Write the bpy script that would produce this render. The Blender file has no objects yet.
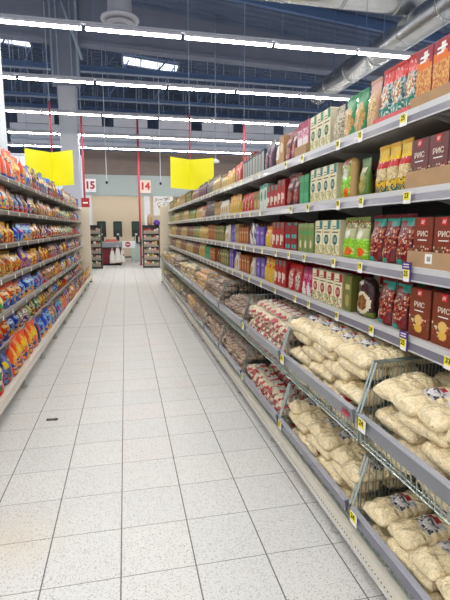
import bpy, math, random
from mathutils import Vector, Matrix
random.seed(7)
S = bpy.context.scene
COL = S.collection

# ------------------------------------------------------------------ camera
cam_d = bpy.data.cameras.new('camera'); cam = bpy.data.objects.new('camera', cam_d); COL.objects.link(cam)
cam_d.sensor_fit = 'VERTICAL'; cam_d.sensor_height = 24.0; cam_d.lens = 24.0*452/600
cam_d.clip_start = 0.02; cam_d.clip_end = 200
cam.location = (0, 0, 1.55)
cam.rotation_euler = (math.radians(90-9.0507), 0, math.radians(-12.3246))
S.camera = cam
# ------------------------------------------------------------------ world and exposure
W = bpy.data.worlds.new('world'); S.world = W; W.use_nodes = True
W.node_tree.nodes['Background'].inputs[0].default_value = (0.95, 0.97, 1.0, 1)
W.node_tree.nodes['Background'].inputs[1].default_value = 0.55
S.view_settings.view_transform = 'Standard'; S.view_settings.look = 'None'
S.view_settings.gamma = 1.0; S.view_settings.use_curve_mapping = False
S.view_settings.exposure = 0.85
TUBE = 26.0

# ------------------------------------------------------------------ materials
def lin(c): return c/12.92 if c <= 0.04045 else ((c+0.055)/1.055)**2.4
def hexc(h): return tuple(lin(int(h[i:i+2], 16)/255) for i in (0, 2, 4))
MATS = {}
def mat(name, col, rough=0.5, metal=0.0, coat=0.0, vary=0.0, vscale=30.0, bump=0.0, bscale=60.0, emit=0.0, spec=0.5, bdist=0.004):
    if name in MATS: return MATS[name]
    m = bpy.data.materials.new(name); m.use_nodes = True; nt = m.node_tree; b = nt.nodes['Principled BSDF']
    c = hexc(col) if isinstance(col, str) else col
    b.inputs['Base Color'].default_value = (*c, 1); b.inputs['Roughness'].default_value = rough
    b.inputs['Metallic'].default_value = metal; b.inputs['Coat Weight'].default_value = coat
    b.inputs['Coat Roughness'].default_value = 0.15
    b.inputs['Specular IOR Level'].default_value = spec
    if emit:
        b.inputs['Emission Color'].default_value = (*c, 1); b.inputs['Emission Strength'].default_value = emit
    if vary or bump:
        tc = nt.nodes.new('ShaderNodeTexCoord')
    if vary:
        n = nt.nodes.new('ShaderNodeTexNoise'); n.inputs['Scale'].default_value = vscale; n.inputs['Detail'].default_value = 3
        nt.links.new(tc.outputs['Object'], n.inputs['Vector'])
        mr = nt.nodes.new('ShaderNodeMapRange'); mr.inputs[1].default_value = 0.3; mr.inputs[2].default_value = 0.7
        mr.inputs[3].default_value = 1-vary; mr.inputs[4].default_value = 1+vary*0.6
        nt.links.new(n.outputs[0], mr.inputs[0])
        mx = nt.nodes.new('ShaderNodeVectorMath'); mx.operation = 'SCALE'; mx.inputs[0].default_value = c
        nt.links.new(mr.outputs[0], mx.inputs['Scale']); nt.links.new(mx.outputs[0], b.inputs['Base Color'])
    if bump:
        n2 = nt.nodes.new('ShaderNodeTexNoise'); n2.inputs['Scale'].default_value = bscale; n2.inputs['Detail'].default_value = 2
        nt.links.new(tc.outputs['Object'], n2.inputs['Vector'])
        bp = nt.nodes.new('ShaderNodeBump'); bp.inputs['Strength'].default_value = bump; bp.inputs['Distance'].default_value = bdist
        nt.links.new(n2.outputs[0], bp.inputs['Height']); nt.links.new(bp.outputs[0], b.inputs['Normal']); nt.links.new(bp.outputs[0], b.inputs['Coat Normal'])
    MATS[name] = m; return m

def ink(h, sat=1.22, val=0.84):   # richer printing ink
    c = hexc(h); g = (c[0]+c[1]+c[2])/3
    return tuple(min(1, max(0.002, (g+(x-g)*sat)*val)) for x in c)
def film(h):   # glossy printed plastic film
    return mat('film_'+h, ink(h), 0.35, coat=0.15, bump=0.7, bscale=22, bdist=0.006)
def card(h):   # printed board
    return mat('card_'+h, ink(h, 1.15, .9), 0.5, vary=0.05)
def grain(h):  # grains seen through a clear bag
    return mat('grain_'+h, h, 0.34, coat=1.0, vary=0.22, vscale=170, bump=1.0, bscale=48, bdist=0.016)

def floor_mat():
    m = bpy.data.materials.new('terrazzo_tiles'); m.use_nodes = True; nt = m.node_tree; N = nt.nodes; L = nt.links
    b = N['Principled BSDF']; geo = N.new('ShaderNodeNewGeometry'); sep = N.new('ShaderNodeSeparateXYZ')
    L.new(geo.outputs['Position'], sep.inputs[0])
    def mth(op, a, bb=None, c=None):
        n = N.new('ShaderNodeMath'); n.operation = op
        for i, v in enumerate((a, bb, c)):
            if v is None: continue
            if isinstance(v, (int, float)): n.inputs[i].default_value = v
            else: L.new(v, n.inputs[i])
        return n.outputs[0]
    T = 0.341
    def edge(sock, off, wid):
        f = mth('FRACT', mth('DIVIDE', mth('SUBTRACT', sock, off-T*100), T))
        d = mth('MINIMUM', f, mth('SUBTRACT', 1.0, f))
        return mth('LESS_THAN', d, wid/T/2)
    gx = edge(sep.outputs[0], -0.070, 0.0065); gy = edge(sep.outputs[1], 1.868, 0.0042)
    # wide movement joint across the aisle
    jy = mth('LESS_THAN', mth('ABSOLUTE', mth('SUBTRACT', sep.outputs[1], 1.868+T*16)), 0.007)
    g = mth('MAXIMUM', mth('MAXIMUM', mth('MULTIPLY', gx, 0.9), mth('MULTIPLY', gy, 0.75)), jy)
    # per-tile tint
    cx = mth('FLOOR', mth('DIVIDE', mth('SUBTRACT', sep.outputs[0], -0.070-T*100), T))
    cy = mth('FLOOR', mth('DIVIDE', mth('SUBTRACT', sep.outputs[1], 1.868-T*100), T))
    cmb = N.new('ShaderNodeCombineXYZ'); L.new(cx, cmb.inputs[0]); L.new(cy, cmb.inputs[1])
    wn = N.new('ShaderNodeTexWhiteNoise'); L.new(cmb.outputs[0], wn.inputs['Vector'])
    tr = N.new('ShaderNodeValToRGB'); L.new(wn.outputs['Value'], tr.inputs[0])
    tr.color_ramp.elements[0].color = (*hexc('D9D9D7'), 1); tr.color_ramp.elements[1].color = (*hexc('DEDEDE'), 1)
    e = tr.color_ramp.elements.new(0.93); e.color = (*hexc('DFDDDA'), 1); tr.color_ramp.elements[-1].color = (*hexc('DFDAD7'), 1)
    # terrazzo chips
    def chips(scale, lo, hi):
        v = N.new('ShaderNodeTexVoronoi'); v.inputs['Scale'].default_value = scale; L.new(geo.outputs['Position'], v.inputs['Vector'])
        r = N.new('ShaderNodeMapRange'); r.inputs[1].default_value = lo; r.inputs[2].default_value = hi; r.inputs[3].default_value = 1; r.inputs[4].default_value = 0
        L.new(v.outputs['Distance'], r.inputs[0]); return r.outputs[0], v.outputs['Color']
    d1, c1 = chips(150, 0.26, 0.42); d2, c2 = chips(80, 0.22, 0.34)
    s1 = N.new('ShaderNodeSeparateColor'); L.new(c1, s1.inputs[0]); s2 = N.new('ShaderNodeSeparateColor'); L.new(c2, s2.inputs[0])
    m1 = mth('MULTIPLY', d1, mth('MULTIPLY', mth('GREATER_THAN', s1.outputs[0], 0.35), 0.7))
    m2 = mth('MULTIPLY', d2, mth('MULTIPLY', mth('GREATER_THAN', s2.outputs[0], 0.55), 0.75))
    def mix(fac, a, bcol):
        n = N.new('ShaderNodeMix'); n.data_type = 'RGBA'; L.new(fac, n.inputs[0])
        L.new(a, n.inputs[6]); n.inputs[7].default_value = (*bcol, 1); return n.outputs[2]
    c = mix(m1, tr.outputs[0], hexc('9A9692')); c = mix(m2, c, hexc('A59C94'))
    # traffic stains
    ns = N.new('ShaderNodeTexNoise'); ns.inputs['Scale'].default_value = 1.3; ns.inputs['Detail'].default_value = 4; L.new(geo.outputs['Position'], ns.inputs['Vector'])
    st = N.new('ShaderNodeMapRange'); st.inputs[1].default_value = 0.6; st.inputs[2].default_value = 0.78; st.inputs[3].default_value = 0; st.inputs[4].default_value = 0.35
    L.new(ns.outputs[0], st.inputs[0]); c = mix(st.outputs[0], c, hexc('D3BFA6'))
    vd = N.new('ShaderNodeVectorMath'); vd.operation = 'DISTANCE'; L.new(geo.outputs['Position'], vd.inputs[0]); vd.inputs[1].default_value = (-.60, 2.25, 0)
    sr = N.new('ShaderNodeMapRange'); sr.inputs[1].default_value = .05; sr.inputs[2].default_value = .34; sr.inputs[3].default_value = .55; sr.inputs[4].default_value = 0
    L.new(vd.outputs['Value'], sr.inputs[0]); c = mix(mth('MULTIPLY', sr.outputs[0], ns.outputs[0]), c, hexc('D2B98C'))
    c = mix(g, c, hexc('4C4945'))
    L.new(c, b.inputs['Base Color']); b.inputs['Roughness'].default_value = 0.33; b.inputs['Specular IOR Level'].default_value = 0.45
    bp = N.new('ShaderNodeBump'); bp.inputs['Strength'].default_value = 0.3; bp.inputs['Distance'].default_value = 0.002; bp.invert = True
    L.new(g, bp.inputs['Height']); L.new(bp.outputs[0], b.inputs['Normal'])
    return m

white_m = mat('white_metal', 'DAD8D2', 0.45, vary=0.04, vscale=4)
rail_m = mat('rail_plastic', '75727E', 0.3, coat=0.3)
lip_m = mat('shelf_lip', 'C6C6C8', 0.35)
shelf_m = mat('shelf_metal', 'B9B5AE', 0.5)
leftlip_m = mat('left_lip', '756C65', 0.4, vary=0.1, vscale=12)
back_m = mat('back_panel', '55524E', 0.7)
cream_m = mat('cream_panel', 'E3D8C4', 0.55, vary=0.03, vscale=3)
plinth_m = mat('plinth_metal', 'DCD6C8', 0.45)
dark_m = mat('dark_hole', '2B2926', 0.8)
wire_m = mat('zinc_wire', 'AEBAB8', 0.28, metal=0.85)
strip_m = mat('basket_strip', '73757C', 0.25, coat=0.5)
strip_l = mat('basket_strip_lilac', '625E74', 0.25, coat=0.5)
tag_w = mat('tag_white', 'F1F0EC', 0.5); tag_y = mat('tag_yellow', 'F2E42A', 0.5); tag_k = mat('tag_ink', '1B1A1A', 0.6)
tag_p = mat('tag_purple', '4A2A78', 0.5)
kraft = mat('kraft_board', 'B08D68', 0.75, vary=0.08, vscale=20)

# ------------------------------------------------------------------ mesh helpers
class MB:
    def __init__(s): s.v = []; s.f = []; s.m = []; s.mats = []; s.sm = []
    def mi(s, m):
        if m not in s.mats: s.mats.append(m)
        return s.mats.index(m)
    def face(s, idx, m, smooth=False): s.f.append(tuple(idx)); s.m.append(s.mi(m)); s.sm.append(smooth)
    def hexa(s, p, m):   # 8 points: bottom 4 ccw then top 4
        o = len(s.v); s.v += [tuple(q) for q in p]
        for q in ((0,3,2,1),(4,5,6,7),(0,1,5,4),(1,2,6,5),(2,3,7,6),(3,0,4,7)): s.face([o+i for i in q], m)
    def box(s, x0, x1, y0, y1, z0, z1, m):
        if x0 > x1: x0, x1 = x1, x0
        if y0 > y1: y0, y1 = y1, y0
        if z0 > z1: z0, z1 = z1, z0
        s.hexa([(x0,y0,z0),(x1,y0,z0),(x1,y1,z0),(x0,y1,z0),(x0,y0,z1),(x1,y0,z1),(x1,y1,z1),(x0,y1,z1)], m)
    def bbox(s, x0, x1, y0, y1, z0, z1, m, c=0.01):   # box with chamfered vertical edges and top
        def ring(x0,x1,y0,y1,c,z): return [(x0+c,y0,z),(x1-c,y0,z),(x1,y0+c,z),(x1,y1-c,z),(x1-c,y1,z),(x0+c,y1,z),(x0,y1-c,z),(x0,y0+c,z)]
        s.rings([ring(x0,x1,y0,y1,c,z0), ring(x0,x1,y0,y1,c,z1-c), ring(x0+c,x1-c,y0+c,y1-c,c*0.6,z1)], lambda i, j: m)
    def rings(s, R, fm, smooth=False, caps=True, capm=None):
        o = len(s.v); n = len(R[0])
        for r in R: s.v += [tuple(p) for p in r]
        for i in range(len(R)-1):
            for j in range(n):
                k = (j+1) % n
                s.face((o+i*n+j, o+i*n+k, o+(i+1)*n+k, o+(i+1)*n+j), fm(i, j), smooth)
        if caps:
            cm = capm or fm(0, 0)
            s.face([o+j for j in reversed(range(n))], cm); s.face([o+(len(R)-1)*n+j for j in range(n)], capm or fm(len(R)-2, 0))
    def rod(s, a, b, r, m, n=4, r2=None):
        a = Vector(a); b = Vector(b); d = (b-a).normalized()
        u = d.orthogonal().normalized() if abs(d.z) < 0.99 else Vector((1,0,0)); w = d.cross(u)
        R = []
        for p, rr in ((a, r), (b, r if r2 is None else r2)):
            R.append([p+u*rr*math.cos(2*math.pi*(k+.5)/n)+w*rr*math.sin(2*math.pi*(k+.5)/n) for k in range(n)])
        s.rings(R, lambda i, j: m, smooth=n > 6)
    def lathe(s, prof, m, n=20, cx=0, cy=0):
        s.rings([[(cx+r*math.cos(2*math.pi*k/n), cy+r*math.sin(2*math.pi*k/n), z) for k in range(n)] for r, z in prof], lambda i, j: m, smooth=True)
    def disc(s, c, r, axis_off, m, n=12, up=(0,0,1), right=(1,0,0), sx=1.0, sy=1.0):
        c = Vector(c); u = Vector(right); w = Vector(up); nrm = Vector(axis_off)
        R = [[c+nrm*t+u*r*sx*math.cos(2*math.pi*k/n)+w*r*sy*math.sin(2*math.pi*k/n) for k in range(n)] for t in (0, 1)]
        s.rings(R, lambda i, j: m)
    def mesh(s, name):
        me = bpy.data.meshes.new(name); me.from_pydata(s.v, [], s.f)
        for m in s.mats: me.materials.append(m)
        me.polygons.foreach_set('material_index', s.m); me.polygons.foreach_set('use_smooth', s.sm); me.update()
        return me

def link(name, me, parent=None, loc=(0,0,0), rz=0.0):
    o = bpy.data.objects.new(name, me); COL.objects.link(o); o.location = loc; o.rotation_euler[2] = rz
    if parent: o.parent = parent
    return o
def part(name, mb, parent): return link(name, mb.mesh(name), parent)
LABELS = {}
def shorten(l):
    for a, c in ((' in board tray', ''), ('prev near frame edge', ''), (' with yellow round picture', ''), (' with white-red print', ''), (' with round fruit picture', ' with fruit picture'), (' and white striped', ' striped'), (' with teal squares', ''), (' carton,', ' box,'), ('farthest of', 'last of'), (' pouches', ''), (' cartons', '')):
        if len(l.replace(',', ' ').replace('-', ' ').split()) <= 16: break
        if a.strip() in l: l = l.replace(a, c)
    return l
def tag(o, label, cat, group=None):
    if 'shelf' in label: label = shorten(label)
    nw = len(label.replace(',', ' ').replace('-', ' ').split())
    if nw > 16: print('LONG', nw, label)
    LABELS.setdefault(label, []).append(o.name)
    o['label'] = label; o['category'] = cat
    if group: o['group'] = group
    return o
def thing(name, label, cat, loc=(0,0,0), rz=0.0, group=None):
    return tag(link(name, None, None, loc, rz), label, cat, group)
def struct(name, mb):
    o = part(name, mb, None); o['kind'] = 'structure'; return o
TXT = {}
def text_mesh(s, size, m, depth=0.0006, bold=0.006):
    k = (s, size, m.name)
    if k in TXT: return TXT[k]
    c = bpy.data.curves.new('t', 'FONT'); c.body = s; c.size = size; c.extrude = depth; c.align_x = 'CENTER'; c.align_y = 'CENTER'; c.resolution_u = 2
    c.offset = size*bold
    o = bpy.data.objects.new('t', c); COL.objects.link(o)
    dg = bpy.context.evaluated_depsgraph_get(); me = bpy.data.meshes.new_from_object(o.evaluated_get(dg))
    bpy.data.objects.remove(o); me.materials.clear(); me.materials.append(m)
    me.transform(Matrix.Rotation(math.pi/2, 4, 'X'))   # stands upright facing -Y
    TXT[k] = me; return me
ORD = ['nearest', 'second', 'third', 'fourth', 'fifth', 'sixth', 'seventh', 'eighth', 'ninth', 'tenth', 'eleventh', 'twelfth', 'thirteenth', 'fourteenth', 'fifteenth']
NUM = ['zero','one','two','three','four','five','six','seven','eight','nine','ten','eleven','twelve']
def copy_tree(root):
    r = root.copy(); COL.objects.link(r)
    for ch in list(root.children):
        c = ch.copy(); COL.objects.link(c); c.parent = r
        for g in list(ch.children):
            d = g.copy(); COL.objects.link(d); d.parent = c
    return r

# ------------------------------------------------------------------ the hall
b = MB(); b.box(-16, 16, -4, 30, -0.1, 0, floor_mat()); struct('floor', b)

deck = mat('roof_deck', '56647E', 0.6, vary=0.1, vscale=0.6); girder_m = mat('girder_paint', '787E90', 0.65, vary=0.05, vscale=0.8)
steel_b = mat('blue_steel', '57709A', 0.5); steel_l = mat('light_steel', '93A0B4', 0.5)
def roof_z(x): return 8.49 - 0.091*x if x > -6 else 9.036 + 0.091*(x+6)
b = MB()
y = -4.0; k = 0
Ys = []
while y < 30: Ys += [(y, 0), (y+0.13, 0), (y+0.17, 0.07), (y+0.30, 0.07)]; y += 0.34
Ys.append((30.0, 0))
xs = [-16, -6, 16]
SKY = [(0.12, 2.42, 19.95, 20.95), (-6.0, -3.4, 19.85, 20.85)]
for (ya, da), (yb, db) in zip(Ys, Ys[1:]):
    for xa, xb in zip(xs, xs[1:]):
        o = len(b.v)
        b.v += [(xa, ya, roof_z(xa)+da), (xb, ya, roof_z(xb)+da), (xb, yb, roof_z(xb)+db), (xa, yb, roof_z(xa)+db)]
        b.v += [(xa, ya, roof_z(xa)+0.2), (xb, ya, roof_z(xb)+0.2), (xb, yb, roof_z(xb)+0.2), (xa, yb, roof_z(xa)+0.2)]
        b.face((o, o+3, o+2, o+1), deck); b.face((o+4, o+5, o+6, o+7), deck)
struct('ceiling', b)
sky_m = mat('skylight_daylight', 'E8F1FF', 0.5, emit=1.1)
frame_m = mat('skylight_frame', '8A90A0', 0.5)
for i, (x0, x1, y0, y1) in enumerate(SKY):
    b = MB()
    z0, z1 = roof_z(x0)-0.03, roof_z(x1)-0.03
    b.hexa([(x0,y0,z0-.02),(x1,y0,z1-.02),(x1,y1,z1-.02),(x0,y1,z0-.02),(x0,y0,z0),(x1,y0,z1),(x1,y1,z1),(x0,y1,z0)], sky_m)
    for yy in (y0, y1): b.rod((x0, yy, z0-.03), (x1, yy, z1-.03), 0.04, frame_m)
    for xx, zz in ((x0, z0), (x1, z1)): b.rod((xx, y0, zz-.03), (xx, y1, zz-.03), 0.04, frame_m)
    for k in range(1, 3):
        xx = x0+(x1-x0)*k/3; b.rod((xx, y0, roof_z(xx)-.06), (xx, y1, roof_z(xx)-.06), 0.02, frame_m)
    struct('window_%d' % (i+1), b)

# back wall of the hall and the fascia over the checkouts
navy = mat('far_wall_navy', '4A566E', 0.8, vary=0.15, vscale=0.5)
b = MB(); b.box(-16, 16, 30, 30.2, 0, 9, navy); struct('wall_back', b)
fas = mat('fascia_grey_green', 'A5B0AF', 0.6); brown = mat('brown_cladding', '786963', 0.6, vary=0.12, vscale=1.5)
b = MB()
b.box(-1.72, 11, 21, 21.25, 2.96, 3.85, fas)
b.box(-1.72, -1.40, 21, 21.25, 0, 2.96, mat('pier_white', 'DCDDE0', 0.6))
b.box(0.88, 1.12, 21, 21.25, 0, 2.96, mat('pier_white', 'DCDDE0', 0.6))
struct('wall_fascia', b)
b = MB()
for k in range(5):
    z0 = 3.87+k*0.2; b.box(-1.72, 11, 21.02+0.01*(k % 2), 21.25, z0, z0+0.19, brown)
b.box(-1.72, 11, 21.05, 21.25, 3.85, 4.9, brown)
struct('trim_1', b)
bulk = mat('bulkhead_grey', 'B9BDC9', 0.6)
b = MB(); b.box(-4.5, 11, 21.0, 21.25, 4.9, 5.85, bulk); b.box(-4.5, 11, 20.9, 21.0, 5.2, 5.28, steel_l); b.box(-4.5, 11, 20.85, 21.0, 4.86, 4.95, steel_b)
struct('wall_bulkhead', b)
beige = mat('corridor_beige', 'CDBBA2', 0.6)
b = MB(); b.box(-4, 3.2, 24, 24.15, 0, 3.4, beige); b.box(-4, 3.2, 23.97, 24, 0, 0.12, mat('skirting_grey', '77736C', 0.6)); struct('wall_corridor', b)
wall_w = mat('white_wall', 'D4D6DE', 0.6, vary=0.02, vscale=0.6)
b = MB(); b.box(-6.5, -1.42, 17.2, 17.35, 0, 4.0, wall_w); b.box(-6.5, -1.42, 17.15, 17.38, 4.0, 4.07, bulk); struct('wall_left', b)

# upper panels hanging above the fascia: one thing each
pan_m = mat('hanging_panel_white', 'C9CAD4', 0.6)
for i in range(9):
    x0 = -6.1+i*1.93
    t = thing('hanging_panel', 'pale rectangular panel hanging in roof space, %s from left of the row' % (['first']+ORD[1:])[i], 'ceiling panel', (x0+0.7, 21.0, 5.87), group='pale panels above the checkout fascia')
    m = MB(); m.bbox(-0.72, 0.72, -0.03, 0.03, 0, 0.5, pan_m, 0.01); part('board', m, t)
    for sx in (-0.5, 0.5):
        m = MB(); m.rod((sx, 0, 0.5), (sx, 0, roof_z(x0+0.7+sx)-5.87), 0.012, steel_l); part('hanger', m, t)

# roof girder and steelwork
b = MB()
def gird(xa, xb):
    za, zb = roof_z(xa)-0.0, roof_z(xb)-0.0
    b.hexa([(xa,15.75,7.24-.03*xa),(xb,15.75,7.24-.03*xb),(xb,15.95,7.24-.03*xb),(xa,15.95,7.24-.03*xa),(xa,15.75,za),(xb,15.75,zb),(xb,15.95,zb),(xa,15.95,za)], girder_m)
gird(-6, 16)
b.hexa([(-16,15.75,7.42),(-6,15.75,7.42),(-6,15.95,7.42),(-16,15.95,7.42),(-16,15.75,8.1),(-6,15.75,9.0),(-6,15.95,9.0),(-16,15.95,8.1)], girder_m)
b.hexa([(-6,15.65,7.34),(16,15.65,6.68),(16,16.05,6.68),(-6,16.05,7.34),(-6,15.65,7.44),(16,15.65,6.78),(16,16.05,6.78),(-6,16.05,7.44)], girder_m)
tag(part('roof_girder', b, None), 'deep grey tapered girder spanning the hall under the roof', 'girder')
o = bpy.data.objects['roof_girder']
t = thing('column', 'grey concrete column beyond the end of the left shelving, carrying the girder', 'column', (-1.63, 15.85, 0))
m = MB(); m.bbox(-0.27, 0.27, -0.28, 0.28, 0, 7.0, mat('column_grey', 'A9ACB8', 0.65), 0.03); part('shaft', m, t)
m = MB(); m.bbox(-0.42, 0.42, -0.34, -0.1, 5.9, 8.6, girder_m, 0.02); part('head', m, t)
m = MB()
for sx in (-0.36, -0.2, 0.2, 0.36):
    m.box(sx-.02, sx+.02, -0.39, -0.345, 5.95, 8.5, steel_l)
    for kz in range(6): m.rod((sx, -0.42, 6.1+kz*0.4), (sx, -0.39, 6.1+kz*0.4), 0.025, steel_l, 6)
part('bolted_plate', m, t)
t = thing('white_column', 'pale blue-white square column at the left photo edge, behind the snacks', 'column', (-1.86, 7.32, 0))
m = MB(); m.bbox(-0.2, 0.2, -0.2, 0.2, 0, 7.6, mat('column_paleblue', 'D5DEE8', 0.5), 0.02); part('shaft', m, t)
for nm, Y, z, h, lab in (('roof_beam', 17.9, 7.05, 0.22, 'blue steel roof beam just behind the grey girder'),
                    ('roof_beam', 20.4, 6.75, 0.14, 'thin blue steel roof beam midway between girder and hanging panels'),
                    ('roof_beam', 24.2, 7.2, 0.2, 'far blue steel roof beam above the hanging panels')):
    t = thing(nm, lab, 'beam', (0, Y, z), group='blue roof beams')
    m = MB(); m.box(-14, 14, -0.08, 0.08, 0, 0.03, steel_l); m.box(-14, 14, -0.015, 0.015, 0.03, h-.03, steel_b); m.box(-14, 14, -0.08, 0.08, h-.03, h, steel_b)
    part('beam_profile', m, t)
    m = MB(); x = -13.5; k = 0
    while x < 13.8:
        m.rod((x, 0, h), (x, 0, roof_z(x)-z), 0.022, steel_l)
        if k % 3 == 0: m.rod((x, 0, h), (x+0.9, 0, roof_z(x+0.9)-z), 0.03, steel_b)
        x += 0.62; k += 1
    part('lattice', m, t)
# roof purlins in front of the girder at right
for i, Y in enumerate((9.2, 11.4, 13.6)):
    m = MB(); m.hexa([(-6,Y-.06,roof_z(-6)-.28),(16,Y-.06,roof_z(16)-.28),(16,Y+.06,roof_z(16)-.28),(-6,Y+.06,roof_z(-6)-.28),(-6,Y-.06,roof_z(-6)),(16,Y-.06,roof_z(16)),(16,Y+.06,roof_z(16)),(-6,Y+.06,roof_z(-6))], steel_b)
    tag(part('roof_purlin', m, None), '%s dark roof purlin in front of the grey girder' % ['nearest','middle','farthest'][i], 'purlin', 'roof purlins')
# diagonal brace
m = MB(); m.rod((-1.75, 15.3, 8.55), (-1.1, 15.3, 6.6), 0.045, steel_l, 8); tag(part('brace_rod', m, None), 'slanting steel brace rod right of the grey column head', 'rod')

# ducts
duct_m = mat('galvanised_duct', 'C4C6C8', 0.25, metal=0.9, vary=0.15, vscale=3, bump=0.9, bscale=5)
def duct(name, a, bb, r, lab):
    a = Vector(a); bb = Vector(bb); t = thing(name, lab, 'duct', a)
    m = MB(); m.rod((0,0,0), bb-a, r, duct_m, 28); part('duct_pipe', m, t)
    L = (bb-a).length; d = (bb-a)/L; k = 0.6
    while k < L:
        m = MB(); m.rod(d*(k-.03), d*(k+.03), r*1.04, duct_m, 28); part('seam_ring', m, t); k += 1.25
    k = 1.1
    while k < L:
        p = d*k; x = a+p
        off = Vector((0,1,0)) if abs(d.x) > .5 else Vector((1,0,0))
        for sx in (-1, 1):
            m = MB(); m.rod(p+off*r*sx*1.02, p+off*r*sx*1.02+Vector((0,0,roof_z(x.x)-x.z)), 0.012, steel_b); part('hanger', m, t)
        k += 2.5
    return t
duct('long_duct', (6.1, 6.3, 5.72), (6.1, 14.2, 5.72), 0.3, 'long silver round air duct running away over right shelving')
duct('cross_duct', (1.45, 9.5, 6.42), (12, 9.5, 6.42), 0.34, 'silver round air duct crossing the top right corner')

# round ceiling diffuser
t = thing('ceiling_diffuser', 'round white ceiling air diffuser hanging at the top of the view', 'air diffuser', (0.04, 9.3, 5.33))
dm = mat('diffuser_white', 'A6A6B0', 0.5)
m = MB(); m.lathe([(0.30,0.0),(0.35,0.02),(0.35,0.05),(0.25,0.1),(0.22,0.14),(0.22,0.42),(0.2,0.44)], dm, 28); part('housing', m, t)
m = MB(); m.lathe([(0.25,-0.06),(0.27,-0.04),(0.2,0.0),(0.05,0.0)], mat('diffuser_cone', '9A9CA8', .5), 28); part('cone', m, t)
m = MB(); m.lathe([(0.13,-0.07),(0.15,-0.05),(0.05,0.0),(0.02,0.02)], mat('diffuser_grey', '7A7D8C', .5), 20); part('core', m, t)
for a in range(3):
    m = MB(); m.rod((0.21*math.cos(a*2.1), 0.21*math.sin(a*2.1), 0.4), (0.21*math.cos(a*2.1), 0.21*math.sin(a*2.1), 3.1), 0.01, steel_b); part('hanger', m, t)

# ------------------------------------------------------------------ light rows
tube_m = mat('tube_light', 'FFFCF6', 0.5, emit=TUBE); fix_m = mat('fixture_white', 'A2A4AE', 0.4)
b = MB(); b.bbox(-0.72, 0.72, -0.06, 0.06, 0.02, 0.075, fix_m, 0.012); lamp_body = b.mesh('housing')
b = MB()
b.rings([[(x, 0.046*math.cos(a), 0.02+0.024*math.sin(a)) for a in [math.pi+math.pi*k/8 for k in range(9)]] for x in (-0.715, 0.715)], lambda i, j: tube_m, smooth=False); lamp_tube = b.mesh('diffuser')
b = MB()
for sx in (-0.6,): b.rod((sx, 0, 0.075), (sx, 0, 3.55), 0.005, steel_b)
lamp_wire = b.mesh('suspension_wire')
rows = [(-3.1,4.5),(-0.45,4.5),(2.25,4.5),(4.95,4.5),(7.65,4.5),(10.3,4.5),(13.1,4.5),(15.88,4.5),(18.3,4.5)]
RN2 = {4.95: 'front overhead', 2.25: 'second overhead', -.45: 'third overhead', -3.1: 'rear overhead'}
rowname = {7.65:'nearest', 10.3:'second', 13.1:'third', 15.88:'fourth', 18.3:'fifth'}
for ry, rz in rows:
    vis = ry > 7
    lo, hi = (-4, 4) if vis and ry < 12 else (-5, 6)
    if not vis: lo, hi = -3, 3
    if ry < -1: lo, hi = -2, 2
    x0 = -0.51+1.5*lo; n = hi-lo
    # every lamp of the row is a thing
    for k in range(n+1):
        xx = -0.51+0.75+1.5*(lo+k)
        if abs(xx+1.98) < 0.0: continue
        if ry in rowname: lab = 'linear ceiling lamp, %s from left, in %s row of lamps' % ((['first']+ORD[1:])[k], rowname[ry])
        else: lab = 'linear ceiling lamp, %s from left, in the %s row above the camera' % ((['first']+ORD[1:])[k], {4.95: 'front', 2.25: 'second', -.45: 'third', -3.1: 'rear'}[ry])
        t = thing('ceiling_lamp', lab, 'lamp', (xx, ry, rz), group='linear lamps, %s row' % (rowname.get(ry) or RN2[ry]))
        link('housing', lamp_body, t); link('diffuser', lamp_tube, t); link('suspension_wire', lamp_wire, t)
    m = MB(); m.box(x0-0.1, x0+1.5*(n+1)+0.1, -0.03, 0.03, 0.078, 0.11, fix_m)
    o = part('lamp_rail', m, None); o.location = (0, ry, rz)
    tag(o, 'slim white rail carrying the %s row of ceiling lamps' % (rowname.get(ry) or RN2[ry]), 'rail', 'lamp rails')

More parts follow.
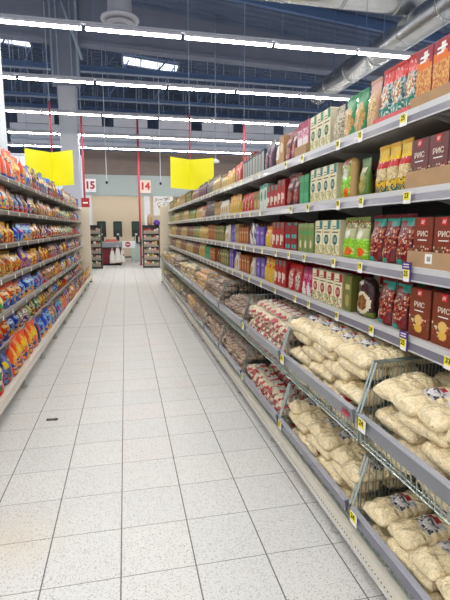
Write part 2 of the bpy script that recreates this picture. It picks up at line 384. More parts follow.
# ------------------------------------------------------------------ shelving bays
BP = 1.02; R0 = 0.72; RN = 12; REND = R0+BP*RN   # 12.98
RS = [2.045, 1.715, 1.382, 1.078]
L0 = 2.34; LN = 11; LEND = L0+BP*LN              # 13.56
LS = [2.075, 1.73, 1.39, 1.052, 0.702, 0.385]
def bay_meshes(sg, shelves, base_z, left):
    M = {}
    def bx(mb, xa, xb, *r): mb.box(sg*xa, sg*xb, *r)
    m = MB(); bx(m, 1.655, 1.675, 0.04, BP, 0.1, 2.15 if not left else 2.3, back_m); M['back_panel'] = m.mesh('back_panel')
    m = MB(); bx(m, 1.652, 1.69, 0.001, 0.04, 0, 2.18 if not left else 2.32, shelf_m)
    for k in range(40): bx(m, 1.6515, 1.6525, 0.016, 0.024, 0.2+k*0.05, 0.225+k*0.05, dark_m)
    M['upright'] = m.mesh('upright')
    m = MB(); bx(m, 1.215, 1.65, 0.003, BP-.003, -0.028, 0, shelf_m)
    m2 = shelf_m
    # brackets under the shelf
    for yy in (0.03, BP-.035):
        o = len(m.v)
        m.hexa([(sg*1.62,yy,-.12),(sg*1.65,yy,-.12),(sg*1.65,yy+.004,-.12),(sg*1.62,yy+.004,-.12),(sg*1.26,yy,-.028),(sg*1.65,yy,-.028),(sg*1.65,yy+.004,-.028),(sg*1.26,yy+.004,-.028)], shelf_m)
    M['shelf'] = m.mesh('shelf')
    m = MB()
    if left:
        bx(m, 1.2, 1.215, 0.001, BP-.001, -0.045, 0.004, leftlip_m); bx(m, 1.196, 1.2, 0.001, BP-.001, -0.006, 0.004, shelf_m); bx(m, 1.196, 1.2, 0.001, BP-.001, -0.045, -0.038, leftlip_m)
    else:
        bx(m, 1.2, 1.215, 0.001, BP-.001, -0.022, 0.003, lip_m)
        m.hexa([(sg*1.190,0.001,-.056),(sg*1.215,0.001,-.056),(sg*1.215,BP-.001,-.056),(sg*1.190,BP-.001,-.056),(sg*1.200,0.001,-.022),(sg*1.215,0.001,-.022),(sg*1.215,BP-.001,-.022),(sg*1.200,BP-.001,-.022)], rail_m)
        bx(m, 1.188, 1.192, 0.001, BP-.001, -0.058, -0.052, lip_m)
    M['price_rail'] = m.mesh('price_rail')
    m = MB()
    bx(m, 0.985, 1.65, 0.002, BP-.002, base_z-.02, base_z, plinth_m)
    bx(m, 0.985, 0.998, 0.002, BP-.002, base_z-.075, base_z-.02, plinth_m)
    bx(m, 0.98, 0.985, 0.002, BP-.002, base_z-.075, base_z-.070, lip_m)
    if not left:
        k = 0.02
        while k < BP-.02:
            m.disc((sg*0.985, k, base_z-.047), 0.0042, (-sg*0.0008,0,0), dark_m, 6, right=(0,1,0)); k += 0.024
    M['base_plinth'] = m.mesh('base_plinth')
    m = MB(); bx(m, 1.01, 1.04, 0.2, 0.24, 0.012, base_z-.02, shelf_m); m.rod((sg*1.025, 0.22, 0), (sg*1.025, 0.22, 0.02), 0.03, shelf_m, 10)
    bx(m, 1.0, 1.1, 0.21, 0.23, base_z-.09, base_z-.07, shelf_m)
    M['foot'] = m.mesh('foot')
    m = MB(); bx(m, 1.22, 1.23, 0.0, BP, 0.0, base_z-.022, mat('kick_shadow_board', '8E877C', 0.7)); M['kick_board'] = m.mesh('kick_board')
    return M
def build_bay(M, shelves, y, label, group):
    t = thing('shelving_bay', label, 'shelving', (0, y, 0), group=group)
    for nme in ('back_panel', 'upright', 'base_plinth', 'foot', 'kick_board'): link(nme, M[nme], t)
    for z in shelves:
        s = link('shelf', M['shelf'], t, (0, 0, z)); link('price_rail', M['price_rail'], s)
    return t
MR = bay_meshes(1, RS, 0.15, False); ML = bay_meshes(-1, LS, 0.205, True)
for k in range(RN):
    build_bay(MR, RS, R0+k*BP, 'white metal shelving bay with wire baskets, %s on the right, counting from near' % ORD[k], 'right shelving bays')
for k in range(LN):
    build_bay(ML, LS, L0+k*BP, 'grey metal shelving bay full of snacks, %s on the left, counting from near' % ORD[k], 'left shelving bays')
def end_panel(x0, x1, y, h, lab):
    t = thing('end_panel', lab, 'panel', ((x0+x1)/2, y, 0)); w = abs(x1-x0)/2
    m = MB(); m.bbox(-w, w, 0, 0.03, 0.03, h, cream_m, 0.006)
    for k in range(1, 4): m.box(-w, w, -0.001, 0.0, h*k/4, h*k/4+0.004, mat('panel_seam', 'B5A993', .6))
    part('board', m, t)
    m = MB(); m.box(-w, w, -0.004, 0.034, 0, 0.03, mat('panel_foot', '4B463F', .6)); part('foot_rail', m, t)
end_panel(0.975, 1.69, REND+0.045, 2.165, 'cream end panel closing the far end of the right shelving')
end_panel(-0.975, -1.69, LEND+0.022, 2.13, 'cream end panel closing the far end of the left shelving')

# ------------------------------------------------------------------ wire baskets
def basket_mesh(z0, zf, zs, first, last):
    """origin x=0 front; runs +x; y 0..BP"""
    L = 0.55; w = MB(); r = 0.0028
    y0, y1 = 0.012, BP-.012
    w.rod((0.0,y0,z0),(0.0,y1,z0), 0.004, wire_m); w.rod((0.0,y0,z0+.02),(0.0,y1,z0+.02), r, wire_m); w.rod((-0.012,y0,zf),(-0.012,y1,zf), 0.004, wire_m)
    k = y0
    while k <= y1:
        w.rod((0.0,k,z0),(-0.012,k,zf), r, wire_m); w.rod((0,k,z0),(L,k,z0), r, wire_m); k += 0.033
    for xx in (0.15, 0.3, 0.45): w.rod((xx,y0,z0),(xx,y1,z0), 0.004, wire_m)
    fr = w.mesh('wire_front')
    sides = []
    for ys in (y0, y1):
        s = MB()
        pts = [(0.0,ys,z0),(-0.012,ys,zf),(0.055,ys,zs),(L,ys,zs+.02)]
        for a, c in zip(pts, pts[1:]): s.rod(a, c, 0.0055, wire_m)
        k = 0.03
        while k < L:
            top = zf+(zs-zf)*(k+.012)/.067 if k < 0.055 else zs+(k-.055)/(L-.055)*.02
            s.rod((k,ys,z0),(k,ys,top), r, wire_m); k += 0.036
        s.rod((0.0,ys,z0+.06),(L,ys,z0+.06), r, wire_m)
        sides.append(s.mesh('side_grille'))
    return fr, sides
def strip_mesh(zf, hh, m):
    s = MB(); s.hexa([(-0.022,0.03,zf-hh),(-0.014,0.03,zf-hh),(-0.014,BP-.03,zf-hh),(-0.022,BP-.03,zf-hh),(-0.030,0.03,zf+.004),(-0.010,0.03,zf+.006),(-0.010,BP-.03,zf+.006),(-0.030,BP-.03,zf+.004)], m)
    s.box(-0.034,-0.008,0.03,BP-.03,zf+.004,zf+.010, mat('strip_edge','A6A9B6',.25,coat=.5))
    return s.mesh('label_strip')
UB = basket_mesh(0.595, 0.735, 0.965, 0, 0); LB = basket_mesh(0.158, 0.262, 0.50, 0, 0)
US = strip_mesh(0.735, 0.062, strip_m); LSs = strip_mesh(0.262, 0.05, strip_l)
for k in range(RN):
    for (fr, sd), st, tier, xo, yo in ((UB, US, 'upper', 1.003, 0.0), (LB, LSs, 'lower', 1.01, 0.04)):
        t = thing('wire_basket', 'wire display basket, %s along the %s tier of the right shelving' % (ORD[k], tier), 'basket', (xo, R0+k*BP+yo, 0), group='%s wire baskets' % tier)
        link('wire_front', fr, t)
        for s_ in sd: link('side_grille', s_, t)
        link('label_strip', st, t)
# promotional red lettering on second upper basket strip
redink = mat('promo_red', 'C2183A', 0.5)

# ------------------------------------------------------------------ price tags
def tag_meshes(w, h):
    m = MB(); m.bbox(-w/2, w/2, -0.002, 0, 0, h, tag_w, 0.0006); a = m.mesh('card')
    m = MB(); m.box(-w/2+.002, w/2-.006, -0.003, -0.002, h*0.32, h-.002, tag_y); return a, m.mesh('yellow_field')
TM = tag_meshes(0.043, 0.054); TMW = tag_meshes(0.052, 0.05)
def price_tag(x, y, z, rz, digits, label, wide=False, purple=False, tilt=0.0, big=1.0):
    A, B = TMW if wide else TM
    t = thing('price_tag', label, 'price tag', (x, y, z), rz, group='yellow and white price tags')
    t.rotation_euler[0] = tilt
    t.scale = (big, big, big)
    link('card', A, t); link('yellow_field', B, t)
    if digits:
        d = link('digits', text_mesh(digits, 0.03, tag_k, .0006, .02), t, (-0.002, -0.0034, 0.034))
    if purple:
        m = MB(); m.box(-0.03, 0.03, -0.0035, 0.001, 0.053, 0.085, tag_p)
        for q in range(2):
            for j in range(5): m.box(-0.02+j*0.008, -0.014+j*0.008, -0.0042, -0.0035, 0.061+q*0.011, 0.066+q*0.011, tag_w)
        m.box(0.024, 0.03, -0.0035, 0.001, 0.0, 0.053, tag_p)
        part('purple_header', m, t)
RZ = -math.pi/2
shn = ['top', 'second', 'third', 'fourth']
near_tags = {0: [(1.83,'25',0,1),(2.2,'',0,0),(2.45,'',0,0),(2.98,'',0,0),(3.3,'',0,0)],
             1: [(1.77,'23',0,1),(1.44,'34',0,0),(2.16,'',0,0),(2.42,'',0,0),(2.86,'',0,0),(3.17,'',0,0)],
             2: [(1.74,'25',1,0),(2.14,'',0,0),(2.45,'',0,0),(2.9,'',0,0),(3.2,'',0,0),(3.5,'',0,0)],
             3: [(1.73,'25',1,0),(1.44,'33',0,1),(2.0,'24',0,0),(2.38,'',0,0),(2.8,'',0,0),(3.05,'',0,0),(3.5,'',0,0)]}
prod = {0:'above', 1:'x'}
for si, lst in near_tags.items():
    lst = sorted(lst); 
    for q, (yy, dg, pu, wd) in enumerate(lst):
        price_tag(1.186, yy, RS[si]-.062, RZ, dg or random.choice(['26','28','32','19','45']), '%s yellow price tag from near end on the %s right shelf%s' % (ORD[q], shn[si], ' with purple header' if pu else ''), wide=bool(wd), purple=bool(pu))
    for bi in range(3, RN):
        n = random.choice([3, 3, 4])
        for q in range(n):
            yy = R0+BP*bi+BP*(q+.5)/n+random.uniform(-.06, .06)
            if yy < 3.8: continue
            t = thing('price_tag', 'small distant price tag on %s right shelf edge, %s of %s in the %s bay' % (shn[si], ORD[q], NUM[n], ORD[bi]), 'price tag', (1.186, yy, RS[si]-.06), RZ, group='small distant price tags, %s right shelf' % shn[si])
            link('card', TM[0], t); link('yellow_field', TM[1], t)
for k, dg in ((1, '24'), (2, ''), (3, '')):
    t0 = R0+k*BP
    price_tag(0.966, t0-0.075, 0.682, RZ, dg or '21', 'price tag at the %s divider of the upper wire baskets' % ['', 'nearest', 'second', 'third'][k], wide=True, big=1.15)
    price_tag(0.976, t0-0.025, 0.208, RZ, '24' if k == 1 else '21', 'price tag at the %s divider of the lower wire baskets' % ['', 'nearest', 'second', 'third'][k], wide=True, big=1.15)
m = MB()
for j in range(7):
    m.box(-0.034+j*0.0105, -0.029+j*0.0105, -0.001, 0, 0.004 if j % 3 else 0.0, 0.028 if j % 2 else 0.034, redink)
m.box(-0.028, 0.0, -0.001, 0, 0.018, 0.022, redink)
o = part('strip_lettering', m, None); o.location = (0.972, 1.83, 0.685); o.rotation_euler[2] = RZ
tag(o, 'red printed lettering on the front strip beside the nearest upper divider', 'sticker')

# ------------------------------------------------------------------ packs: shapes
def carton(name, w, d, h, design, side, top, K=16, V=28, c=0.003, mk=card):
    b = MB(); R = []
    def ring(z, q):
        W2, D2 = w/2-q, d/2-q
        return [(-W2+c+(2*W2-2*c)*i/K, -D2, z) for i in range(K+1)]+[(W2,-D2+c,z),(W2,D2,z),(-W2,D2,z),(-W2,-D2+c,z)]
    R = [ring(h*j/V if j < V else h-c, 0) for j in range(V+1)]+[ring(h, c)]
    sm, tm = mk(side), mk(top)
    def fm(i, j):
        if j < K and i < V: return mk(design((j+.5)/K, (i+.5)/V))
        return sm if i < V else tm
    b.rings(R, fm, capm=tm)
    # lid seam
    b.box(-w/2+c, w/2-c, -0.0006, 0.0006, h, h+0.0006, mat('lid_seam', '6B5A4A', .7))
    return b.mesh(name)
def pouch(name, w, d, h, design, side, seed=0, K=18, V=28, mk=film, lean=0.0, round_top=0.0):
    rnd = random.Random(seed); b = MB(); R = []
    ph = [rnd.uniform(0, 6.28) for _ in range(6)]
    def f(v):
        if v < 0.07: return 0.8+0.2*math.sin(v/0.07*math.pi/2)
        if v < 0.5: return 1.0
        if round_top: t = max(0, (v-.72)/.28); return math.sqrt(max(.05, 1-t*t*.95))
        t = min(1, (v-0.5)/0.4); return 1-0.96*(t*t*(3-2*t))
    for i in range(V+1):
        v = i/V; dd = d/2*f(v)*(1+.07*math.sin(9*v+ph[0])); ww = w/2*(0.985-0.05*math.sin(math.pi*v)**2+0.01*math.sin(11*v+ph[1]))
        if round_top and v > 1-round_top: ww *= math.sqrt(max(0.12, 1-((v-(1-round_top))/round_top)**2*0.8))
        r = []
        yoff = lean*v*v
        for k in range(K+1):
            u = k/K; s = abs(2*u-1)
            y = -dd*(1-s**3.2)**0.55 if s < 1 else 0
            wr = 0.0028*min(1, dd/(d/2)+.25)*(math.sin(13*u+8*v+ph[2])*math.sin(17*v-6*u+ph[3]))
            r.append((-ww+2*ww*u, y+(wr if 0 < k < K else 0)+yoff, v*h))
        for k in range(1, 6):
            u = 1-k/6; s = abs(2*u-1); r.append((-ww+2*ww*u, dd*(1-s**3)**0.6+yoff, v*h))
        R.append(r)
    sm = mk(side)
    b.rings(R, lambda i, j: mk(design((j+.5)/K, (i+.5)/V)) if j < K else sm, smooth=True)
    return b.mesh(name)
def pillow(name, L, w, H, design, seed=0, K=10, V=18, mk=grain, sag=0.0):
    """bag lying down: long axis x, seals at both ends, printed side up"""
    rnd = random.Random(seed); ph = [rnd.uniform(0, 6.28) for _ in range(8)]; b = MB(); R = []
    for i in range(V+1):
        u = i/V; s = abs(2*u-1); e = 1-s**5
        hh = H/2*max(0.10, (1-s**7)**0.5)*(1+0.06*math.sin(7*u+ph[0])); ww = w/2*(0.95+0.05*math.sin(6*u+ph[1]))*(1-.24*s**9)
        zc = H/2*(0.95-.15*s**6)
        r = []
        for k in range(K+1):    # bottom from -y to +y
            t = k/K; q = abs(2*t-1); r.append((u*L-L/2, -ww+2*ww*t, zc-hh*(1-q**3)**0.6))
        for k in range(1, K*2):
            t = 1-k/(K*2); q = abs(2*t-1)
            z = zc+hh*(1-q**2.6)**0.62
            wr = 0.0075*e*(math.sin(13*u+7*t+ph[2])*math.sin(10*t-9*u+ph[3])+0.4*math.sin(33*u+ph[4]+8*t)*math.sin(15*t+ph[5])-.35*max(0, math.sin(22*u-14*t+ph[6]))**4)
            r.append((u*L-L/2+0.003*math.sin(9*t+ph[6])*(s > .9), -ww+2*ww*t, z+wr))
        R.append(r)
    nB = K+1
    def fm(i, j):
        if j < K: return mk(design((i+.5)/V, 0.5, False) if design.__code__.co_argcount > 2 else design((i+.5)/V, .5))
        t = 1-(j-K+.5)/(K*2); return mk(design((i+.5)/V, t, True)) if design.__code__.co_argcount > 2 else mk(design((i+.5)/V, t))
    b.rings(R, fm, smooth=True)
    return b.mesh(name)

# ------------------------------------------------------------------ packs: printed designs, (u, v) from lower left
def rnd2(u, v, s=0): return (math.sin(u*127.1+v*311.7+s*17.3)*43758.5453) % 1.0
def inoval(u, v, cu, cv, ru, rv): return ((u-cu)/ru)**2+((v-cv)/rv)**2 < 1
def D_orange(u, v):
    if v > .80: return 'F0E6DC' if .42 < u < .68 and v < .93 else '8E2136'
    if v > .66: return 'E0773A' if v < .73 or u < .8 else 'A2303A'
    return ['C9824A','D89A5E','B8683A','E0B070'][int(rnd2(u, v)*4)]
def D_ris(base, lo=.45):
    def f(u, v):
        if .38 < u < .62 and v > .86: return 'C62A30'
        if inoval(u, v, .5, .2, .2, .1): return 'E6B765'
        if .14 < v < .42 and rnd2(u, v, 3) > .62: return ['E8D8C2','B85A42','7A3B2A','6D7A4A'][int(rnd2(u, v, 5)*4)]
        return base
    return f
def D_cream(dot, tr, bits):
    def f(u, v):
        if u > .62 and v > .76: return tr
        if inoval(u, v, .48, .45, .28, .13): return dot
        if .64 < v < .69 and .15 < u < .9: return '5C4A33'
        if v < .27 and rnd2(u, v, 1) > .55: return bits[int(rnd2(u, v, 2)*len(bits))]
        return 'E9E2C4'
    return f
def D_almond(u, v):
    if v > .7: return 'C51F38' if rnd2(u, v) > .08 else 'E6C8C4'
    if v < .1: return 'B3242F'
    if v < .28: return '0F7A6B' if rnd2(u, v, 4) > .2 else 'DDE4DE'
    if inoval(u, v, .5, .48, .34, .2): return ['B5835A','E2D6C6','7C4A2D','D0A272','EDEBE4'][int(rnd2(u, v, 9)*5)]
    return ['C9CFC9','2E5F61','8FA3A0'][int(rnd2(u, v, 7)*3)]
def D_yellowred(u, v):
    if v > .68: return 'EDC21E' if rnd2(u, v) > .15 else 'F3DA5A'
    if v > .52: return 'C9252D' if rnd2(u, v) > .06 else 'F0E4DC'
    if v > .28: return ['DCC69A','CDB182','E7D8B4'][int(rnd2(u, v, 2)*3)]
    if v > .14: return 'E0B828' if rnd2(u, v, 3) > .3 else '2F4E3C'
    return ['2F6E58','1D4A6A','E0B828'][int(rnd2(u, v, 4)*3)]
def D_coconut(u, v):
    if u > .84: return 'BFA070'
    if v > .78: return ['3A2A30','C85A3A','E0D0C0','4E7A3A'][int(rnd2(u, v)*4)]
    if inoval(u, v, .45, .62, .2, .12): return 'E9E9DF'
    if v < .24 and .45 < u < .8: return 'E8742A'
    if v < .55: return '7DBE2C' if rnd2(u, v, 5) > .2 else 'C9E27A'
    return '9AA65A'
def D_greenorange(u, v):
    if v > .76: return ['5A4A32','7C8A4A','B53A34','D6D0A0'][int(rnd2(u, v, 1)*4)]
    if inoval(u, v, .45, .6, .2, .1): return 'E9E6DA'
    if inoval(u, v, .62, .17, .25, .11): return 'E8702A'
    if v < .5: return '8CC63A' if rnd2(u, v, 5) > .25 else 'C5E08A'
    return 'B9BC8E'
def D_maroonteal(u, v):
    if v > .9: return '25998A'
    if v > .8 and u > .45: return '1F8C80'
    if v < .12 and u < .55: return '2BA08C'
    if u < .24 and v < .5-u: return 'DCC8A2'
    if .2 < v < .75 and rnd2(u, v, 6) > .62: return ['B4573C','C97A58','D9C7B0','5E1A22'][int(rnd2(u, v, 8)*4)]
    return '7A1226' if rnd2(u, v, 2) > .25 else '5C0E1E'
def D_passion(u, v):
    if inoval(u, v, .5, .36, .3, .2): return ['8C5A34','A8743E','6A3A22'][int(rnd2(u, v, 6)*3)]
    if inoval(u, v, .5, .36, .44, .29): return 'E8DCC4'
    if v < .14 and u > .6: return '6F7C3C'
    if inoval(u, v, .4, .86, .16, .06): return 'DDD5D0'
    return '33191C' if rnd2(u, v) > .2 else '4E2426'
def D_bands(*bands):
    """bands: (v_low, colour or [colours])"""
    def f(u, v):
        for lo, c in bands:
            if v >= lo: return c if isinstance(c, str) else c[int(rnd2(u, v, lo*7)*len(c))]
        return bands[-1][1]
    return f
def D_window(body, win, cu=.5, cv=.35, ru=.33, rv=.2, top=None, lab=None, bottom=None):
    def f(u, v):
        if top and v > .84: return top
        if bottom and v < .1: return bottom
        if inoval(u, v, cu, cv, ru, rv): return win if isinstance(win, str) else win[int(rnd2(u, v, 3)*len(win))]
        if lab and .2 < u < .8 and .6 < v < .76: return lab
        return body
    return f
def D_redteal(u, v):
    if (.15 < u < .45 or .55 < u < .9) and (.08 < v < .2 or .42 < v < .56): return '4FA9A6'
    if v > .9 and u > .5: return '3A8F86'
    return '7C1420' if rnd2(u, v) > .15 else 'A03038'
def D_redwhite(u, v):
    if .3 < u < .7 and v > .8: return '2E8E7C'
    if u < .3 and .15 < v < .55: return 'E9DDD2'
    if .3 < u < .75 and .3 < v < .5: return 'E4CDBE'
    return 'A01C26' if rnd2(u, v) > .2 else 'C0353A'
def D_magwhite(u, v):
    if v < .5 and (u-.5)**2*3+v*1.0 < .52: return 'ECE4E0'
    if v > .78: return 'A02C5C'
    return 'B5306A' if rnd2(u, v) > .2 else 'DDB0C0'
def D_stripes(*cs):
    def f(u, v): return cs[int(u*len(cs)*.999)] if v < .9 else cs[0]
    return f
def D_swirl(u, v):
    return 'E4E2E0' if math.sin(u*7+v*11) > -.3 else '6E6A78'
GR = ['B99C68','A88A58','C9B07C']

# kind: (object name, category, short phrase, long phrase, maker(seed) -> mesh, width)
K_ = {}
def kind(key, nm, cat, phrase, short, w, mk, dep): K_[key] = dict(nm=nm, cat=cat, phrase=phrase, short=short, w=w, mk=mk, dep=dep, meshes={})
def kc(key, phrase, short, w, d, h, design, side, top, nm='food_carton', cat='carton'):
    kind(key, nm, cat, phrase, short, w, lambda s: carton(nm, w, d, h, design, side, top), d)
def kp(key, phrase, short, w, d, h, design, side, nm='food_pouch', cat='pouch', rt=0.0):
    kind(key, nm, cat, phrase, short, w, lambda s: pouch(nm, w, d, h, design, side, seed=s, round_top=rt), d)
kc('orange', 'maroon and orange flake carton', 'flake cartons', .112, .07, .235, D_orange, '7A1C30', '8E2136')
kc('ris_mauve', 'mauve rice carton in board tray', 'mauve rice cartons', .112, .07, .205, D_ris('6E4040'), '5C3434', '6E4040', 'rice_carton')
kc('ris_red', 'brown-red rice carton in board tray', 'brown-red rice cartons', .112, .07, .21, D_ris('7E3626'), '6A2B1E', '7E3626', 'rice_carton')
kc('ris_tall', 'brown rice carton with yellow round picture', 'brown rice cartons', .125, .07, .215, D_ris('7C3A26'), '6A2E1E', '7C3A26', 'rice_carton')
kc('cream_teal', 'cream carton with teal oval', 'cream teal cartons', .10, .065, .215, D_cream('1F6F6A', '2B7F86', ['7FA04A','C9A05A']), 'D9D0AE', 'E3DBBC')
kc('cream_green', 'cream carton with dark green oval', 'cream green-oval cartons', .105, .07, .225, D_cream('1E6A50', '2F8A6A', ['8FA85A','C9B070']), 'C9C0A8', 'E3DBBC')
kc('cream_flower', 'cream carton with crimson flower', 'cream flower cartons', .10, .065, .205, D_cream('A11F3A', 'A8233A', ['5C8A3A','8FA85A','B9303A']), 'B9A884', 'E3DBBC')
kc('green_kraft', 'green and kraft carton', 'green kraft cartons', .10, .06, .20, D_window('7A8A50', 'E0D8B8', .5, .28, .2, .14, top='8A9A6A', lab='3F9A5E'), '6F7C48', '8A9A6A')
kc('green', 'plain green carton', 'green cartons', .085, .06, .20, D_bands((.75, '3E9A66'), (.4, '2F8A58'), (0, '46A070')), '2F7A50', '3E9A66')
kc('red_teal', 'dark red carton with teal squares', 'red teal cartons', .12, .06, .21, D_redteal, '6A1420', '7C1420')
kc('red_white', 'red swoosh carton', 'red cartons', .095, .06, .215, D_redwhite, '8A1820', 'A01C26')
kc('purple', 'violet carton', 'violet cartons', .115, .06, .2, D_window('6F5AA8', '9A8AC8', .5, .3, .25, .2, lab='B9A8D8'), '5E4A94', '6F5AA8')
kc('stripe', 'dark blue and white striped carton', 'striped cartons', .095, .06, .23, D_stripes('26304A', 'D8DCE2', '3E6A5A', 'C9BDA8'), '26304A', '6E7480')
kc('brownor', 'rusty slim carton', 'rusty cartons', .085, .06, .195, D_window('9A5A34', 'C98A5A', .5, .35, .3, .22, lab='D9B890'), '8A4E2C', '9A5A34')
kc('kraft', 'kraft paper carton', 'kraft cartons', .10, .06, .2, D_window('A98A5C', 'C9B080', .5, .35, .3, .2, lab='6E7A44'), '977A50', 'A98A5C')
kc('olive', 'olive green carton', 'olive cartons', .10, .06, .205, D_window('6E7038', 'A8985A', .5, .3, .28, .18, lab='C9C08A'), '5E6030', '6E7038')
kc('tealwhite', 'white and pale teal carton', 'teal-white cartons', .11, .06, .215, D_window('D9E0D8', '4FA090', .5, .55, .3, .2, top='5FB0A0'), 'C0CCC4', 'D9E0D8')
kc('mint', 'white and magenta carton in board tray', 'magenta-white cartons', .10, .06, .23, D_bands((.8, '9C2450'), (.55, ['B5406E','E4C8D0']), (.3, 'EDE4E2'), (0, 'B08D68')), 'C08AA0', '9C2450')
kc('tan', 'tan carton with white label', 'tan cartons', .10, .06, .22, D_window('B38A62', 'E0D0B4', .5, .6, .3, .18), 'A07A54', 'B38A62')
kp('almond', 'red-topped nut pouch', 'red-topped pouches', .115, .06, .25, D_almond, 'B9C4BE')
kp('greentan', 'green-edged tan pouch', 'green-edged pouches', .125, .06, .22, D_window('3F8A5C', ['B9935A','A8824A','C9A870'], .55, .38, .38, .36), 'B9A070')
kp('pinktan', 'beige nut pouch with pink rim', 'pink-rimmed pouches', .115, .06, .235, D_window('C9A08A', ['C9A878','B08A58','DCC49A'], .5, .4, .4, .34, top='D0A8A0'), 'C0A88A')
kp('clearbag', 'clear patterned pouch', 'clear patterned pouches', .12, .06, .21, D_bands((.6, ['B9AE98','8A7C6A','D9D2C4']), (0, ['C9BCA4','9A8E78','E0D8C8','A8A088'])), 'B0A490')
kp('yellowred', 'yellow and red grain pouch', 'yellow-red pouches', .105, .055, .225, D_yellowred, 'D9C070')
kp('coconut', 'large green pouch with white circle', 'green circle pouches', .15, .08, .225, D_coconut, 'BFA070', rt=.18)
kp('greenorange', 'green and orange cereal pouch', 'green-orange pouches', .13, .06, .22, D_greenorange, 'A8B070')
kp('maroonteal', 'maroon teal-topped bean pouch', 'maroon teal pouches', .12, .065, .225, D_maroonteal, '6A1022')
kp('passion', 'dark brown pouch with round fruit picture', 'dark fruit pouches', .15, .08, .21, D_passion, '33191C', rt=.4)
kp('darkpack', 'black and beige pouch', 'black pouches', .10, .06, .17, D_bands((.6, '241A1C'), (.3, ['3A2A28','8A7A6A']), (0, '2E2020')), '241A1C')
kp('darkmaroon', 'dark maroon pouch', 'dark maroon pouches', .12, .06, .225, D_window('5E1428', ['8A4030','A05A48'], .5, .3, .35, .2, lab='C9A8A8', top='7E2438'), '4E1020')
kp('redclear', 'red and clear bean pouch', 'red clear pouches', .11, .055, .2, D_window('A8242E', ['C9B8A8','7E1A24','E4DCD4'], .6, .4, .3, .34, top='C0303A'), '9A2430')
kp('magpouch', 'magenta pouch with white swoosh', 'magenta pouches', .085, .05, .195, D_magwhite, '9A2C58')
kp('yellow', 'bright yellow pouch', 'yellow pouches', .11, .055, .2, D_window('E0B828', ['D9C08A','C9A860'], .5, .3, .35, .22, lab='C0302A', top='E8A020'), 'D0A828')
kp('swirl', 'white pouch with grey swirl', 'white swirl pouches', .12, .06, .21, D_swirl, 'D0CED0')
kp('whitecone', 'white pouch with beige window', 'white pouches', .11, .06, .19, D_window('E0DAD0', GR, .5, .35, .32, .25), 'D9D0C4')
kp('redtop', 'glossy red pouch', 'glossy red pouches', .10, .055, .21, D_window('C01E24', ['C9B08A','A88A60'], .5, .35, .28, .26, top='D8302E'), 'A81A20')
kp('paperbag', 'tan paper bag with white-red print', 'tan paper bags', .14, .07, .245, D_window('A88662', 'E8DAD2', .5, .5, .34, .26, lab='C8604E', top='7E8A62'), 'A88662')
kp('plum', 'dark plum pouch', 'plum pouches', .12, .06, .25, D_window('3A1E38', ['8A3A5A','5A2A4A'], .5, .4, .3, .3, top='2A1A2E'), '2E1A30')
kp('beige', 'beige grain pouch', 'beige pouches', .11, .055, .2, D_window('BFA97C', GR, .5, .35, .36, .28, lab='E0D8C0', top='9A8A60'), 'B09A70')
kp('yelbeige', 'yellow-beige grain pouch', 'yellow-beige pouches', .11, .055, .205, D_window('C9AE5C', GR, .5, .35, .36, .28, lab='E8E0C4', top='B98A3A'), 'B8A060')
kp('brownbean', 'brown bean pouch', 'brown pouches', .11, .055, .195, D_window('6E4A34', ['8A5A3C','5A3A28','A87A54'], .5, .38, .36, .28, lab='D9C8A8', top='8A3A2A'), '5E3E2C')
kp('greenpouch', 'green lentil pouch', 'green pouches', .11, .055, .2, D_window('5E7A3C', ['8A8A4A','A8A060'], .5, .35, .36, .28, lab='E0DCC0', top='3E6A34'), '56703A')
kp('greypack', 'grey-brown foil pouch', 'grey pouches', .11, .055, .22, D_window('6E6468', ['9A8A80','4A3E42'], .5, .4, .34, .28, lab='C8C0BC', top='4A3A44'), '5E5458')

def get_mesh(key, s):
    k = K_[key]
    if s not in k['meshes']: k['meshes'][s] = k['mk'](s)
    return k['meshes'][s]

